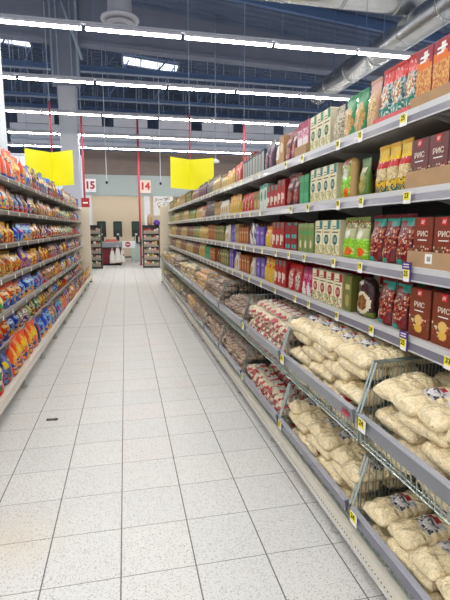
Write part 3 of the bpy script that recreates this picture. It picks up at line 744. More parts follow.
def near_parts(key, o):
    """small parts that only show on the nearest packs"""
    k = K_[key]; w, d = k['w'], k['dep']
    if key.startswith('ris'):
        h = dict(ris_mauve=.205, ris_red=.21, ris_tall=.215)[key]
        link('printed_title', text_mesh('РИС', 0.031, mat('title_cream', 'E2D3C4', .5)), o, (0, -d/2-.0008, h*.665))
        m = MB(); m.box(-.026, .026, -d/2-.0014, -d/2-.0002, h*.535, h*.555, tag_w); part('title_line', m, o)
        m = MB(); m.disc((0, -d/2-.0002, h*.2 if key != 'ris_tall' else h*.36), .023, (0,-.0012,0), mat('grain_circle', 'E3B968', .5, vary=.1, vscale=200), 18); part('round_picture', m, o)
        m = MB(); m.bbox(-.014, .014, -d/2-.0016, -d/2-.0002, h*.84, h*.97, mat('logo_red', 'D02A30', .45), .0004)
        for q in range(3): m.rod((-.008+.006*q, -d/2-.002, h*.87), (-.004+.006*q, -d/2-.002, h*.94), .0012, tag_w)
        part('logo', m, o)
    elif key in ('almond', 'yellowred', 'maroonteal', 'greenorange', 'redclear', 'darkmaroon', 'magpouch', 'greentan', 'pinktan'):
        m = MB(); z = dict(almond=.25, yellowred=.225, maroonteal=.225, greenorange=.22, redclear=.2, darkmaroon=.225, magpouch=.195, greentan=.22, pinktan=.235)[key]
        c = dict(almond='B31A30', yellowred='E6B81A', maroonteal='6A1428', greenorange='8A9A5A', redclear='B0242E', darkmaroon='6E1A2E', magpouch='A02C5C', greentan='3F8A5C', pinktan='C9A08A')[key]
        n = 9
        for q in range(n): m.box(-w/2*.94+w*.94*q/n, -w/2*.94+w*.94*(q+.55)/n, -.0035, .0035, z-.012, z+.004, film(c))
        m.box(-w/2*.94, w/2*.94, -.002, .002, z-.01, z+.006, film(c))
        part('crimped_seal', m, o)
    elif key in ('cream_teal', 'cream_flower', 'cream_green'):
        h = dict(cream_teal=.215, cream_flower=.205, cream_green=.225)[key]
        m = MB(); m.disc((0, -d/2-.0002, h*.45), .027, (0,-.001,0), card(dict(cream_teal='1A625E', cream_flower='A11F3A', cream_green='155A42')[key]), 18, sy=1.15)
        for q in range(4): m.box(-.016, .016, -d/2-.0018, -d/2-.0011, h*.40+q*.007, h*.40+q*.007+.0025, card('E9E2C4'))
        part('oval_emblem', m, o)
        m = MB()
        for q in range(2): m.box(-.034, .018-.012*q, -d/2-.001, -d/2, h*(.74+.07*q), h*(.765+.07*q), card('6A573C'))
        m.box(-.002, .002, -d/2-.001, -d/2, h*.12, h*.33, card('5C8A5A')); part('printed_title', m, o)
    elif key == 'orange':
        m = MB(); m.box(-.03, .03, -d/2-.001, -d/2, .195, .203, tag_w); m.box(-.03, .01, -d/2-.001, -d/2, .178, .186, tag_w); part('printed_title', m, o)

PLACED = []
def tray(y0, y1, z, h, lab, col=kraft, xf=1.215, depth=0.1):
    """open display tray, low front; faces the aisle"""
    t = thing('display_tray', lab, 'tray', (xf, (y0+y1)/2, z)); w = (y1-y0)/2; th = .002
    m = MB(); m.box(0, depth, -w, w, 0, th, col); part('tray_floor', m, t)
    m = MB(); m.box(0, th, -w, w, th, h, col); part('tray_front', m, t)
    for s_ in (-1, 1):
        m = MB(); ya, yb = (s_*w, s_*(w-th)) if s_ < 0 else (s_*(w-th), s_*w)
        m.hexa([(th,ya,th),(depth,ya,th),(depth,yb,th),(th,yb,th),(th,ya,h),(depth,ya,h*1.9),(depth,yb,h*1.9),(th,yb,h)], col); part('tray_side', m, t)
    return t
def ordn(i, n):
    if i >= 12: return '%s of many' % ORD[min(i, 14)]
    if n == 1: return 'single'
    if i == n-1 and n > 2: return 'farthest of %s' % NUM[min(n, 12)]
    return '%s of %s' % (ORD[i], NUM[min(n, 12)])
SHELF_TXT = ['on top right shelf', 'on second right shelf', 'on third right shelf', 'on fourth right shelf']
def place_run(si, y0, y1, key, n, prev, z=None, xf=None, near=True, zoff=0.0):
    k = K_[key]; w = (y1-y0)/n; hs = 1.0 if y0 < 3.5 else random.choice([.9, .95, 1.0, 1.04, 1.08]); xj = 0 if y0 < 3.5 else random.uniform(0, .035)
    for i in range(n):
        yc = y0+w*(i+.5); sc = min(1.12, (w-.003)/k['w'])
        seed = i % 2 if yc < 5 else 0
        o = link(k['nm'], get_mesh(key, seed), None, ((xf or 1.232)+k['dep']/2+xj, yc, RS[si]+.0005+zoff), RZ+(random.uniform(-.05, .05) if k['nm'] == 'food_pouch' else 0))
        o.scale = (max(.6, sc), 1, hs*(1 if y0 < 3.5 else random.uniform(.95, 1.04)))
        g = '%s %s' % (k['short'], SHELF_TXT[si])
        lab = '%s %s %s, past %s' % (ordn(i, n), k['phrase'], SHELF_TXT[si], prev)
        if lab in LABELS:
            bi = int((yc-R0)/BP); lab = '%s %s %s, %s bay' % (ordn(i, n), k['phrase'], SHELF_TXT[si], ORD[min(bi, 11)])
            if lab in LABELS: g = g+' in the %s bay' % ORD[min(bi, 11)]
        tag(o, lab, k['cat'], g)
        if near and yc < 3.4: near_parts(key, o)
        # a second pack standing behind
RUNS = [
 [ # top shelf
  (1.40,1.83,'orange',4),(1.83,2.13,'almond',3),(2.14,2.25,'pinktan',1),(2.26,2.51,'greentan',2),(2.53,2.64,'clearbag',1),(2.66,2.97,'cream_green',3),(3.0,3.2,'mint',2),
  (3.22,3.46,'darkmaroon',2),(3.48,3.6,'tan',1),(3.62,3.80,'paperbag',1),(3.83,4.08,'plum',2),(4.1,4.5,'stripe',4),(4.52,4.9,'stripe',4),(4.92,5.25,'redtop',3),(5.27,5.6,'yellow',3),(5.62,6.0,'yelbeige',3),
  (6.02,6.5,'beige',4),(6.52,7.1,'greypack',5),(7.12,7.9,'plum',6),(7.92,8.8,'brownbean',7),(8.82,9.5,'olive',6),(9.52,10.4,'kraft',8),(10.42,11.2,'yelbeige',7),(11.22,12.0,'kraft',7),(12.02,12.9,'olive',8)],
 [ # second shelf
  (1.12,1.45,'tan',3),(1.47,1.83,'ris_mauve',3),(1.85,2.13,'yellowred',3),(2.20,2.30,'greenpouch',1),(2.35,2.53,'coconut',1),(2.55,2.94,'cream_teal',4),(2.97,3.13,'green',2),(3.15,3.42,'darkmaroon',2),(3.44,3.62,'red_white',2),
  (3.64,3.95,'red_white',3),(3.97,4.2,'tealwhite',2),(4.22,4.45,'kraft',2),(4.47,4.95,'redtop',4),(4.97,5.5,'yellow',5),(5.52,6.0,'whitecone',4),(6.02,6.5,'kraft',5),(6.52,7.2,'greypack',6),(7.22,7.6,'redclear',3),(7.62,8.3,'yelbeige',6),(8.32,9.1,'greenpouch',7),
  (9.12,10.0,'beige',8),(10.02,10.8,'olive',7),(10.82,11.8,'beige',9),(11.82,12.9,'greenpouch',9)],
 [ # third shelf
  (1.12,1.36,'red_white',2),(1.38,1.78,'ris_red',3),(1.80,2.16,'maroonteal',3),(2.18,2.46,'greenorange',2),(2.48,2.84,'cream_teal',3),(2.86,3.14,'green_kraft',3),(3.16,3.42,'red_teal',2),(3.44,3.74,'red_white',3),
  (3.76,4.02,'yellow',2),(4.04,4.32,'purple',2),(4.34,4.58,'swirl',2),(4.60,5.0,'brownor',4),(5.02,5.2,'kraft',2),(5.22,5.42,'purple',2),(5.44,5.7,'whitecone',2),(5.72,6.3,'olive',5),(6.32,6.9,'brownor',5),(6.92,7.7,'yelbeige',7),(7.72,8.4,'greenpouch',6),
  (8.42,9.4,'brownbean',8),(9.42,10.3,'beige',8),(10.32,11.5,'brownbean',10),(11.52,12.9,'yelbeige',12)],
 [ # fourth shelf
  (1.12,1.45,'tan',3),(1.47,1.78,'ris_tall',2),(1.80,2.05,'maroonteal',2),(2.10,2.28,'passion',1),(2.31,2.40,'olive',1),(2.42,2.86,'cream_flower',4),(2.88,3.06,'magpouch',2),(3.08,3.36,'redclear',2),(3.38,3.66,'red_white',3),
  (3.68,3.98,'yellow',3),(4.0,4.3,'purple',2),(4.32,4.5,'whitecone',1),(4.52,4.95,'brownor',4),(4.97,5.2,'whitecone',2),(5.22,5.42,'purple',2),(5.44,5.9,'olive',4),(5.92,6.3,'brownbean',3),(6.32,6.7,'brownor',4),(6.72,7.2,'green',5),(7.22,7.9,'yelbeige',6),
  (7.92,8.6,'brownbean',6),(8.62,9.6,'beige',8),(9.62,10.6,'brownbean',8),(10.62,11.7,'yelbeige',9),(11.72,12.9,'brownbean',10)]]
for si, runs in enumerate(RUNS):
    prev = 'near frame edge'
    for (a, c, key, n) in runs:
        zo = .0025 if key in ('ris_mauve', 'ris_red', 'orange', 'mint') else 0
        place_run(si, a, c, key, n, prev, zoff=zo); prev = K_[key]['short']
tray(1.39, 1.835, RS[0], 0.05, 'brown board tray under the maroon and orange cartons')
tray(1.838, 2.135, RS[0], 0.028, 'bright red tray under the red-topped nut pouches', film('C02434'))
tray(2.995, 3.205, RS[0], 0.07, 'brown board tray holding magenta and white cartons')
tray(1.463, 1.835, RS[1], 0.075, 'brown board tray holding the mauve rice cartons')
tray(1.375, 1.787, RS[2], 0.07, 'brown board tray holding the brown-red rice cartons')
# white sticker on that tray
m = MB(); m.bbox(-.0012, 0, -.022, .022, 0, .04, tag_w, .0005)
for q in range(4): m.box(-.0016, -.0012, -.012+q*.006, -.009+q*.006, .01, .03, tag_k)
o = part('tray_sticker', m, None); o.location = (1.2145, 1.64, RS[2]+.022); tag(o, 'small white sticker on the front of the brown-red rice tray', 'sticker')
m = MB(); m.bbox(-.06, .06, -.05, .05, 0, .08, kraft, .002); m.box(-.06, .06, -.003, .003, .08, .081, mat('lid_seam', '6B5A4A', .7))
o = part('kraft_box', m, None); o.location = (1.27+.03, 2.94+.1, RS[1]); o.location = (1.262, 3.155-.0, RS[1])
bpy.data.objects.remove(o)
# packs standing in a second row, seen through gaps
BRN = {}
def back_row(si, y0, y1, key, x):
    if y1-y0 > 1.1:
        h = (y1-y0)/math.ceil((y1-y0)/1.0)
        q = y0
        while q < y1-.01: back_row(si, q, q+h, key, x); q += h
        return
    k = K_[key]; n = max(1, int((y1-y0)/(k['w']+.01)))
    for i in range(n):
        o = link(k['nm'], get_mesh(key, 0), None, (x+k['dep']/2, y0+(y1-y0)*(i+.5)/n, RS[si]+.0005), RZ)
        lab = '%s %s in back row %s' % (ordn(i, n), k['phrase'], SHELF_TXT[si])
        lab = shorten(lab)
        if lab in LABELS: lab = '%s %s in back row %s, farther group' % (ordn(i, n), k['short'], SHELF_TXT[si])
        if lab in LABELS: lab = '%s %s in back row %s, %s bay' % (ordn(i, n), k['phrase'], SHELF_TXT[si], ORD[min(11, int((y0-R0)/BP))])
        tag(o, lab, k['cat'], 'second row %s %s' % (k['short'], SHELF_TXT[si]))
for si, y0, y1, key, x in ((1,2.15,2.36,'olive',1.42),(3,2.06,2.4,'cream_flower',1.42),(3,1.80,2.06,'maroonteal',1.40),(3,1.2,1.76,'ris_tall',1.40),(2,1.5,2.2,'maroonteal',1.40),
                          (0,2.5,3.3,'cream_green',1.36),(0,1.4,2.4,'almond',1.40),(2,2.2,3.4,'green_kraft',1.40),(1,2.4,3.4,'darkmaroon',1.44),(3,2.45,3.4,'redclear',1.40),(1,1.5,2.1,'tan',1.44),
                          (2,3.4,5.4,'red_white',1.42),(3,3.4,5.4,'brownor',1.42),(1,3.4,5.4,'brownbean',1.42),(0,3.3,5.4,'plum',1.40)):
    back_row(si, y0, y1, key, x)
o = link('food_pouch', get_mesh('darkpack', 0), None, (1.30, 2.335, RS[3]+.0005), RZ); o.scale[0] = .5
tag(o, 'narrow black pouch beside the round fruit picture pouch', 'pouch')
# red cartons stacked above the striped ones (small red display)
for i in range(4):
    m = get_mesh('red_white', 0)
    o = link('food_carton', m, None, (1.44, 5.0+i*0.11, RS[0]+.001), RZ); o.scale = (1, 1, 1.55)
    tag(o, '%s tall red carton standing behind the glossy red pouches, top right shelf' % ordn(i, 4), 'carton', 'tall red cartons behind top shelf row')

# ------------------------------------------------------------------ bags in the baskets
def D_rice(u, t, top=True):
    if top and .40 < u < .74 and .15 < t < .85:
        if u > .66 and t > .4: return 'B3202C'
        if .42 < u < .5 and rnd2(u, t, 3) > .45: return '3A3234'
        if .54 < u < .62 and rnd2(u, t, 5) > .5: return '6A6062'
        return 'E2DCDC'
    return 'F2DEB2'
def D_riceplain(u, t, top=True): return 'F2DEB2'
def D_ricered(u, t, top=True):
    if top and u < .2 and .25 < t < .85: return 'C8242E'
    return 'F2DEB2'
def D_rw(u, t, top=True):
    r = rnd2(round(u*6), round(t*4), 3)
    if top and u > .45 and u < .8 and .25 < t < .75: return 'DDD9D2'
    if r > .66 or u > .88: return 'B3303A'
    return 'E2D2B4'
def D_buck(u, t, top=True):
    if top and .3 < u < .7 and .3 < t < .7: return 'DDD6CE' if rnd2(u, t) > .3 else '7A5A6A'
    return '8E6C52' if rnd2(round(u*7), round(t*5), 1) > .45 else 'C4AC92'
def D_dark(u, t, top=True):
    if top and .3 < u < .7 and .3 < t < .7: return 'CFC8C0' if rnd2(u, t) > .4 else '5A4A4A'
    return '6E503C' if rnd2(round(u*7), round(t*5), 1) > .45 else 'A88E74'
def D_orangeb(u, t, top=True):
    if top and .3 < u < .7 and .3 < t < .7: return 'E6DCC8' if rnd2(u, t) > .3 else 'B0342E'
    return 'CB9450' if rnd2(round(u*6), round(t*4), 1) > .4 else 'D9B67C'
def D_yel(u, t, top=True):
    if top and .3 < u < .7 and .3 < t < .7: return 'ECE4D0' if rnd2(u, t) > .3 else '7A9A4A'
    return 'D6BE82' if rnd2(round(u*6), round(t*4), 1) > .4 else 'C4A468'
BAGK = {'rice': ('rice_bag', 'clear rice bag', [D_rice, D_riceplain, D_ricered]),
        'rw': ('rice_bag', 'small red-printed rice bag', [D_rw]*3),
        'buck': ('buckwheat_bag', 'brown buckwheat bag', [D_buck]*3),
        'dark': ('buckwheat_bag', 'dark brown grain bag', [D_dark]*3),
        'orange': ('lentil_bag', 'orange lentil bag', [D_orangeb]*3),
        'yel': ('pea_bag', 'yellow pea bag', [D_yel]*3)}
BM = {}
def bag_mesh(k, size, v):
    key = (k, size, v)
    if key not in BM:
        L, w, H = dict(big=(.275, .162, .078), mid=(.235, .15, .07), small=(.19, .122, .056))[size]
        BM[key] = pillow(BAGK[k][0], L, w, H, BAGK[k][2][v % 3], seed=v*7+len(k), V=26 if size != 'small' else 14, K=10 if size != 'small' else 7)
    return BM[key]
def bag(k, size, v, x, y, z, rz, lab, grp, tx=0, ty=0, seal=False):
    o = link(BAGK[k][0], bag_mesh(k, size, v), None, (x, y, z), rz)
    o.rotation_euler = (tx, ty, rz)
    tag(o, lab, BAGK[k][0].replace('_', ' '), grp)
    return o
rb = random.Random(11)
LAY = ['bottom', 'second', 'third', 'fourth', 'fifth', 'sixth', 'seventh']
def fill_basket(bi, tier, k, size, zb, layers, tops, y_lo=None, zmax=None):
    """front column of bags lying along the aisle, with a top layer pointing into the shelf"""
    y0 = R0+bi*BP+.03; y1 = y0+BP-.06
    L, w, H = dict(big=(.275, .162, .078), mid=(.235, .15, .07), small=(.19, .122, .056))[size]
    nm = BAGK[k][1]; where = '%s %s basket' % (ORD[bi], tier); grp = '%s, %s' % (nm, where)
    st = H*(.80 if size == 'big' else .86)
    x0 = 1.0+w/2+.004
    n = int((y1-y0)/(L*.93)) ; pitch = (y1-y0)/n
    for ly in range(layers):
        nn = n if ly % 2 == 0 else n-1
        off = 0 if ly % 2 == 0 else pitch/2
        for c in range(2 if bi < 4 and size != 'small' else 1):
            for i in range(nn):
                yc = y0+off+pitch*(i+.5)+rb.uniform(-.008, .008)
                if yc < 0.95: continue
                v = rb.choice([1, 1, 1, 2, 1, 4, 7]) if k == 'rice' else rb.choice([0, 1, 2])
                if c == 1 and ly < layers-1: continue
                bag(k, size, v, x0+c*(w*.97)+rb.uniform(-.006, .006)+ly*.004, yc, zb+st*ly, math.pi/2+rb.uniform(-.06, .06)+(math.pi if rb.random() < .3 else 0),
                    '%s, %s layer, %s along %s%s' % (nm, LAY[ly], ORD[i].replace('nearest', 'first'), where, ', back' if c else ''), grp)
    zt = zb+st*layers
    for tl in range(tops):
        npk = round((y1-y0)/(w*.95)); p2 = (y1-y0)/npk
        for i in range(npk-(1 if tl else 0)):
            yc = y0+p2*(i+.5+(.5 if tl else 0))+rb.uniform(-.006, .006)
            if yc < 0.95: continue
            v = rb.choice([0, 3, 6, 0, 1]) if k == 'rice' else rb.choice([0, 1, 2])
            bag(k, size, v, 1.0+L/2+.015+tl*.07+rb.uniform(-.012, .012), yc, zt+st*tl, rb.uniform(-.28, .28)+(math.pi if rb.random() < .12 else 0),
                '%s pointing inwards, %s along %stop of %s' % (nm, ORD[i].replace('nearest', 'first'), 'very ' if tl else '', where), grp, ty=-0.05)
        if L < .24 or bi < 5:
            for i in range(npk-(1 if tl else 0)):
                yc = y0+p2*(i+.5+(.5 if tl else 0))+rb.uniform(-.006, .006)
                if yc < 0.95: continue
                if 1.0+L*1.5+.07*tl+.03 > 1.62: continue
                v = rb.choice([0, 3, 6, 0, 1]) if k == 'rice' else rb.choice([0, 1, 2])
                bag(k, size, v, 1.0+L*1.5+.03+tl*.0+rb.uniform(-.01, .01)*0, yc, zt+st*tl, rb.uniform(-.06, .06),
                    '%s in back row, %s along %stop of %s' % (nm, ORD[i].replace('nearest', 'first'), 'very ' if tl else '', where), grp)
UPK = [('rice','big',4,1),('rice','big',5,1),('rw','small',5,2),('dark','small',3,2),('dark','small',5,2),('orange','small',5,2),('yel','small',6,1),('yel','small',5,1),('dark','small',6,1),('yel','small',6,1),('orange','small',5,1),('yel','small',5,1)]
LOK = [('rice','big',2,1),('rice','big',3,1),('rw','small',3,1),('buck','small',4,1),('buck','small',4,1),('buck','small',4,1),('orange','small',4,1),('dark','small',3,1),('yel','small',3,1),('yel','small',3,1),('dark','small',3,1),('yel','small',3,1)]
for i in range(RN):
    fill_basket(i, 'upper', UPK[i][0], UPK[i][1], 0.60, UPK[i][2], UPK[i][3])
    fill_basket(i, 'lower', LOK[i][0], LOK[i][1], 0.163, LOK[i][2], LOK[i][3])

# ------------------------------------------------------------------ snack bags on the left shelving
SN = {'orange': ('E8641A', 'E8B060', '2A4FA0'), 'blue': ('1C50B8', '7FB0E0', 'E0A020'), 'yellow': ('E8B414', 'A82A24', 'C8502A'), 'purple': ('54247E', 'B070A8', 'D9A030'),
      'green': ('3E9A3A', 'E6E8C0', 'C8302A'), 'white': ('D8D4CC', 'B8302E', '3A5AA0'), 'red': ('A82A2A', 'D98A50', 'E0B030'), 'brown': ('6E3A22', 'B98A58', 'C8302A'),
      'teal': ('1E8A8A', '8AC8C0', 'E07A2A'), 'gold': ('B07A1E', 'D9B060', '6A2A1E'), 'navy': ('22305A', '6A78B0', 'C83A3A'), 'tan': ('A8805E', 'CDB298', '5A3A7A')}
def D_snack(a, bb, c, s):
    dk = ['2A1E1C', '1E2A4A', '4A1A2E', '1E3A2A'][s % 4]; ac = ['F2EEE4', 'E8C82A', 'D8322A', '3AA0D0', '7AC040'][(s*3) % 5]
    def f(u, v):
        if v > .9: return a if s % 2 else dk
        if s % 3 == 0:
            if .55 < v < .82 and inoval(u, v, .5, .68, .42, .14): return bb if rnd2(round(u*6), round(v*14), s) > .3 else dk
            if v < .16: return c
            if inoval(u, v, .5+.15*math.sin(s), .3, .36, .2): return [c, bb, ac, dk][int(rnd2(round(u*9), round(v*11), s+1)*4)]
        elif s % 3 == 1:
            if u+v*.6 > .85 and u+v*.6 < 1.08: return bb
            if .5 < v < .72 and .15 < u < .8: return ac if rnd2(round(u*6), round(v*14), s) > .35 else dk
            if v < .42 and rnd2(round(u*6), round(v*9), s+3) > .5: return [c, bb, dk][int(rnd2(u, v, s)*3)]
        else:
            if .62 < v < .8: return 'EEE8DC' if rnd2(round(u*7), round(v*20), s) > .25 else c
            if inoval(u, v, .4, .36, .34, .22): return [bb, c, ac][int(rnd2(round(u*8), round(v*10), s+1)*3)]
            if v < .12: return dk
        if rnd2(round(u*5), round(v*6), s+2) > .85: return bb
        return a
    return f
SM = {}
def snack_mesh(c, size, var=0):
    if (c, size, var) not in SM:
        w, d, h = size; cc = SN[c]
        SM[(c, size, var)] = pouch('snack_pouch', w, d, h, D_snack(*cc, len(c)+var*1+len(SM) % 3), cc[0], seed=len(SM), K=14, V=20)
    return SM[(c, size, var)]
rl = random.Random(5)
LRZ = math.pi/2
ShN = ['top', 'second', 'third', 'fourth', 'fifth', 'sixth']
pal_by = [ # colours from near to far, per shelf
 ['blue','orange','orange','blue','tan','brown','navy','white','brown','brown','blue','brown','tan','red','teal','tan','gold','tan'],
 ['blue','orange','gold','navy','brown','navy','gold','tan','red','brown','gold','green','tan'],
 ['brown','gold','yellow','blue','blue','yellow','brown','tan','purple','brown','gold','tan','green','tan'],
 ['green','gold','yellow','purple','purple','yellow','tan','yellow','brown','purple','navy','tan','gold'],
 ['green','orange','orange','blue','blue','brown','brown','yellow','blue','green','red','gold','blue'],
 ['yellow','orange','blue','blue','tan','green','gold','green','gold','tan','blue','brown','red'],
 ['green','navy','orange','orange','navy','blue','tan','blue','teal','orange','purple','yellow','purple','green','red','navy','gold']]
sizes = [(.30,.12,.37), (.27,.11,.27), (.25,.11,.26), (.26,.11,.265), (.27,.12,.27), (.24,.11,.235), (.25,.13,.33)]
for si in range(7):
    base = si == 6
    z = 0.205 if base else LS[si]
    y = 3.5 if base else 4.45
    if si >= 4 and not base: y = 4.2
    ci = 0
    pal = pal_by[si]
    while y < LEND-.15:
        c = pal[ci] if ci < len(pal) else rl.choice(['brown','tan','gold','red','blue','green','white','purple','navy','yellow'])
        n = rl.choice([1, 2, 2, 3]) if y < 7 else rl.choice([2, 3, 3, 4])
        size = sizes[si] if y < 6.5 else ((.2, .085, sizes[si][2]*.92) if y < 9 else (.16, .07, sizes[si][2]*.85))
        if y > 5: n = max(1, n-1) if rl.random() < .5 else n
        me = snack_mesh(c, size, rl.randrange(2))
        w = size[0]*.97+.004
        for i in range(n):
            if y+w > LEND-.02: y = 99; break
            yc = y+w/2; y += w
            xf = -1.02 if base else -1.235
            o = link('snack_pouch', me, None, (xf-size[1]/2-rl.uniform(0, .012), yc, z+.0008), LRZ+rl.uniform(-.22, .22))
            o.scale = (rl.uniform(.9, 1.0), 1, rl.uniform(.76, 1.0)); o.rotation_euler[0] = rl.uniform(-.02, .06)
            bi = int((yc-L0)/BP)
            sh = 'bottom left shelf' if base else '%s left shelf' % ShN[si]
            lab = '%s %s snack pouch on %s, %s left bay' % (ordn(i, n), c, sh, ORD[min(10, bi)])
            if lab in LABELS: lab = '%s %s snack pouch on %s, %s left bay, beyond its twin' % (ordn(i, n), c, sh, ORD[min(10, bi)])
            tag(o, lab, 'snack', '%s snack pouches on the %s' % (c, sh))
            if yc < 5.6:
                m = None
                key = ('seal', c, size)
                if key not in SM:
                    mb = MB()
                    for q in range(10): mb.box(-size[0]*.47+size[0]*.94*q/10, -size[0]*.47+size[0]*.94*(q+.55)/10, -.004, .004, size[2]-.014, size[2]+.004, film(SN[c][0]))
                    mb.box(-size[0]*.47, size[0]*.47, -.002, .002, size[2]-.012, size[2]+.006, film(SN[c][0])); SM[key] = mb.mesh('crimped_seal')
                link('crimped_seal', SM[key], o)
        if y > 90: break
        y += .004; ci += 1
# small tags on the left shelf edges
for si in range(6):
    for bi in range(2, LN):
        for q in range(2):
            t = thing('price_tag', 'small price tag on %s left shelf edge, %s one in the %s bay' % (ShN[si], ['nearer', 'farther'][q], ORD[bi]), 'price tag', (-1.189, L0+bi*BP+.27+.5*q+rl.uniform(-.15, .15), LS[si]-.045), LRZ, group='small price tags, %s left shelf' % ShN[si])
            link('card', TM[0], t); t.scale = (.9, 1, .8)
# blue bowl on top of left packs
m = MB(); m.lathe([(.07,0),(.12,.02),(.13,.05),(.09,.08),(.0,.085)], film('2F7FD0'), 18)
o = part('blue_tub', m, None); o.location = (-1.36, 9.15, 2.375); o.location[2] = LS[0]+.001; o.scale = (1, 1, 4.6)
tag(o, 'bright blue tub standing among packs on top left shelf', 'tub')
o.location = (-1.43, 9.15, LS[0]+.001)

# ------------------------------------------------------------------ debris on the floor
m = MB(); m.bbox(-.045, .045, -.018, .018, 0, .008, mat('scrap_dark', '3A3834', .6), .004); m.box(-.03, .02, -.008, .008, .008, .009, mat('scrap_grey', '8A8680', .6))
o = part('floor_scrap', m, None); o.location = (-.635, 3.72, .0005); o.rotation_euler[2] = -.12
tag(o, 'small dark flat scrap lying on the floor tiles near left shelving', 'scrap')

# ------------------------------------------------------------------ red poles, yellow signs
red_m = mat('pole_red', 'C04454', 0.45); yel_m = mat('sign_yellow', 'EDE51A', 0.55)
def pole(x, y, z0, z1, lab, foot=False, r=.035):
    t = thing('red_pole', lab, 'pole', (x, y, z0)); m = MB(); m.rod((0,0,0), (0,0,z1-z0), r, red_m, 12); part('tube', m, t)
    m = MB(); m.rod((0,0,z1-z0), (0,0,roof_z(x)-z0), .012, steel_l, 6); part('hanger', m, t)
    if foot: m = MB(); m.rod((0,0,0), (0,0,.03), .09, red_m, 16); m.rod((0,0,.8),(0,0,1.1), .045, mat('pole_box', '2E2E30', .5), 8); part('base_collar', m, t)
def yellow_sign(x, y, z, half, dy, lab, ang=0.0):
    t = thing('yellow_sign', lab, 'sign', (x, y, z), ang); H = .80
    for s_ in (-1, 1):
        m = MB(); m.hexa([(0,0,0),(s_*half,-dy,0),(s_*half,-dy+.012,0),(0,.012,0),(0,0,H),(s_*half,-dy,H),(s_*half,-dy+.012,H),(0,.012,H)], yel_m); part('panel', m, t)
    m = MB(); m.rod((0,.02,-.01), (0,.02,H+.03), .012, steel_l, 8); part('spine', m, t)
YS1 = (-1.68, 12.1, 2.57); YS2 = (1.80, 12.75, 2.60)
yellow_sign(*YS1, .53, .5, 'blank yellow folded sign hanging above the left shelving')
yellow_sign(*YS2, .58, .45, 'blank yellow folded sign hanging above the right shelving end')
pole(-1.68, 12.12, 3.40, 4.55, 'red pole holding the left yellow sign', r=.022)
pole(1.80, 12.77, 3.43, 4.6, 'red pole holding the right yellow sign', r=.022)
pole(-1.13, 14.2, 2.42, 4.75, 'red pole with small red sign beyond left shelving end', r=.03)
pole(0.62, 19.3, 0, 6.1, 'tall red pole standing on the floor beside checkout 14', foot=True, r=.042)
pole(3.55, 13.6, 3.0, 4.7, 'red pole seen above the right shelving packs', r=.028)
t = thing('small_red_sign', 'small red sign with white dash above the left end panel', 'sign', (-1.2, 14.05, 2.17))
m = MB(); m.bbox(-.115, .115, -.015, .015, 0, .27, mat('sign_red', 'A31D2C', .5), .005); part('plate', m, t)
m = MB(); m.box(-.07, .07, -.018, -.0151, .11, .15, tag_w); part('white_dash', m, t)
t.location = (-1.11, 14.12, 2.15)

# number signs
for nm, x, cl in (('15', -1.42, 'A8243A'), ('14', .935, 'D03A30')):
    t = thing('number_sign', 'white square sign with red %s on the fascia, %s' % (('fifteen', 'above the left rack') if nm == '15' else ('fourteen', 'beside the tall red pole')), 'sign', (x, 20.93, 3.09)); 
    m = MB(); m.bbox(-.25, .25, -.02, .02, 0, .56, mat('sign_white_%s' % nm, 'F2EEF0' if nm == '15' else 'F6DCD2', .5), .008); part('plate', m, t)
    link('digits', text_mesh(nm, .42, mat('num_%s' % nm, cl, .5), .004, .045), t, (0, -.026, .28))
# hanging domes on rods
for x, lab in ((-.68, 'left'), (1.55, 'right')):
    t = thing('dome_camera', 'small black dome on a thin white rod, %s of the two above the checkouts' % lab, 'camera', (x, 20.0, 3.42), group='hanging domes')
    m = MB(); m.lathe([(.0,-.06),(.035,-.045),(.05,0),(.05,.03),(.02,.06)], mat('dome_black', '1E1E22', .2), 12); part('dome', m, t)
    m = MB(); m.rod((0,0,.05), (0,0,roof_z(x)-3.42), .016, mat('rod_white', 'DCDCE2', .4), 8); part('rod', m, t)
t = thing('security_camera', 'small white camera on a rod right of the right yellow sign', 'camera', (3.0, 15.2, 3.72))
m = MB(); m.lathe([(.03,-.05),(.12,-.03),(.13,.03),(.05,.07),(.02,.1)], mat('cam_white', 'DDDDE2', .4), 14); part('housing', m, t)
m = MB(); m.rod((0,0,.08), (0,0,roof_z(3)-3.72), .02, steel_l, 8); part('rod', m, t)

# ------------------------------------------------------------------ checkouts
blk = mat('kiosk_black', '1F2022', .35); grn = mat('kiosk_panel', 'B9CCC4', .5); scr = mat('kiosk_screen', '1D3A30', .4)
for i, x in enumerate((-1.06, -.33, .50)):
    t = thing('self_checkout', 'black self-service till, %s, against the beige corridor wall' % ['left','middle','right'][i], 'till', (x, 21.9, 0), group='self-service tills')
    m = MB(); m.bbox(-.2, .2, -.06, .12, 1.14, 1.86, blk, .03); part('display_housing', m, t)
    m = MB(); m.box(-.15, .15, -.068, -.06, 1.45, 1.80, scr); part('screen', m, t)
    m = MB(); m.box(-.13, .13, -.1, -.06, 1.18, 1.36, blk); m.box(-.05, .05, -.12, -.1, 1.22, 1.3, grn); part('card_reader', m, t)
    m = MB(); m.bbox(-.09, .09, -.02, .14, .85, 1.14, blk, .02); part('neck', m, t)
    m = MB(); m.bbox(-.24, .24, -.2, .2, 0, .85, grn if i else mat('kiosk_grey', '8F9A98', .5), .03); part('cabinet', m, t)
    m = MB(); m.bbox(-.26, .26, -.28, .22, .85, .89, mat('kiosk_top', '3A3E3E', .3), .02); part('scanner_shelf', m, t)
t = thing('checkout_counter', 'maroon checkout counter with grey top at end of the aisle', 'checkout', (-.58, 19.6, 0))
mar = mat('counter_maroon', '6E1524', .45); gy = mat('counter_grey', '84868C', .4)
m = MB(); m.bbox(-.42, .42, -.1, 1.2, .08, .72, mar, .03); part('body', m, t)
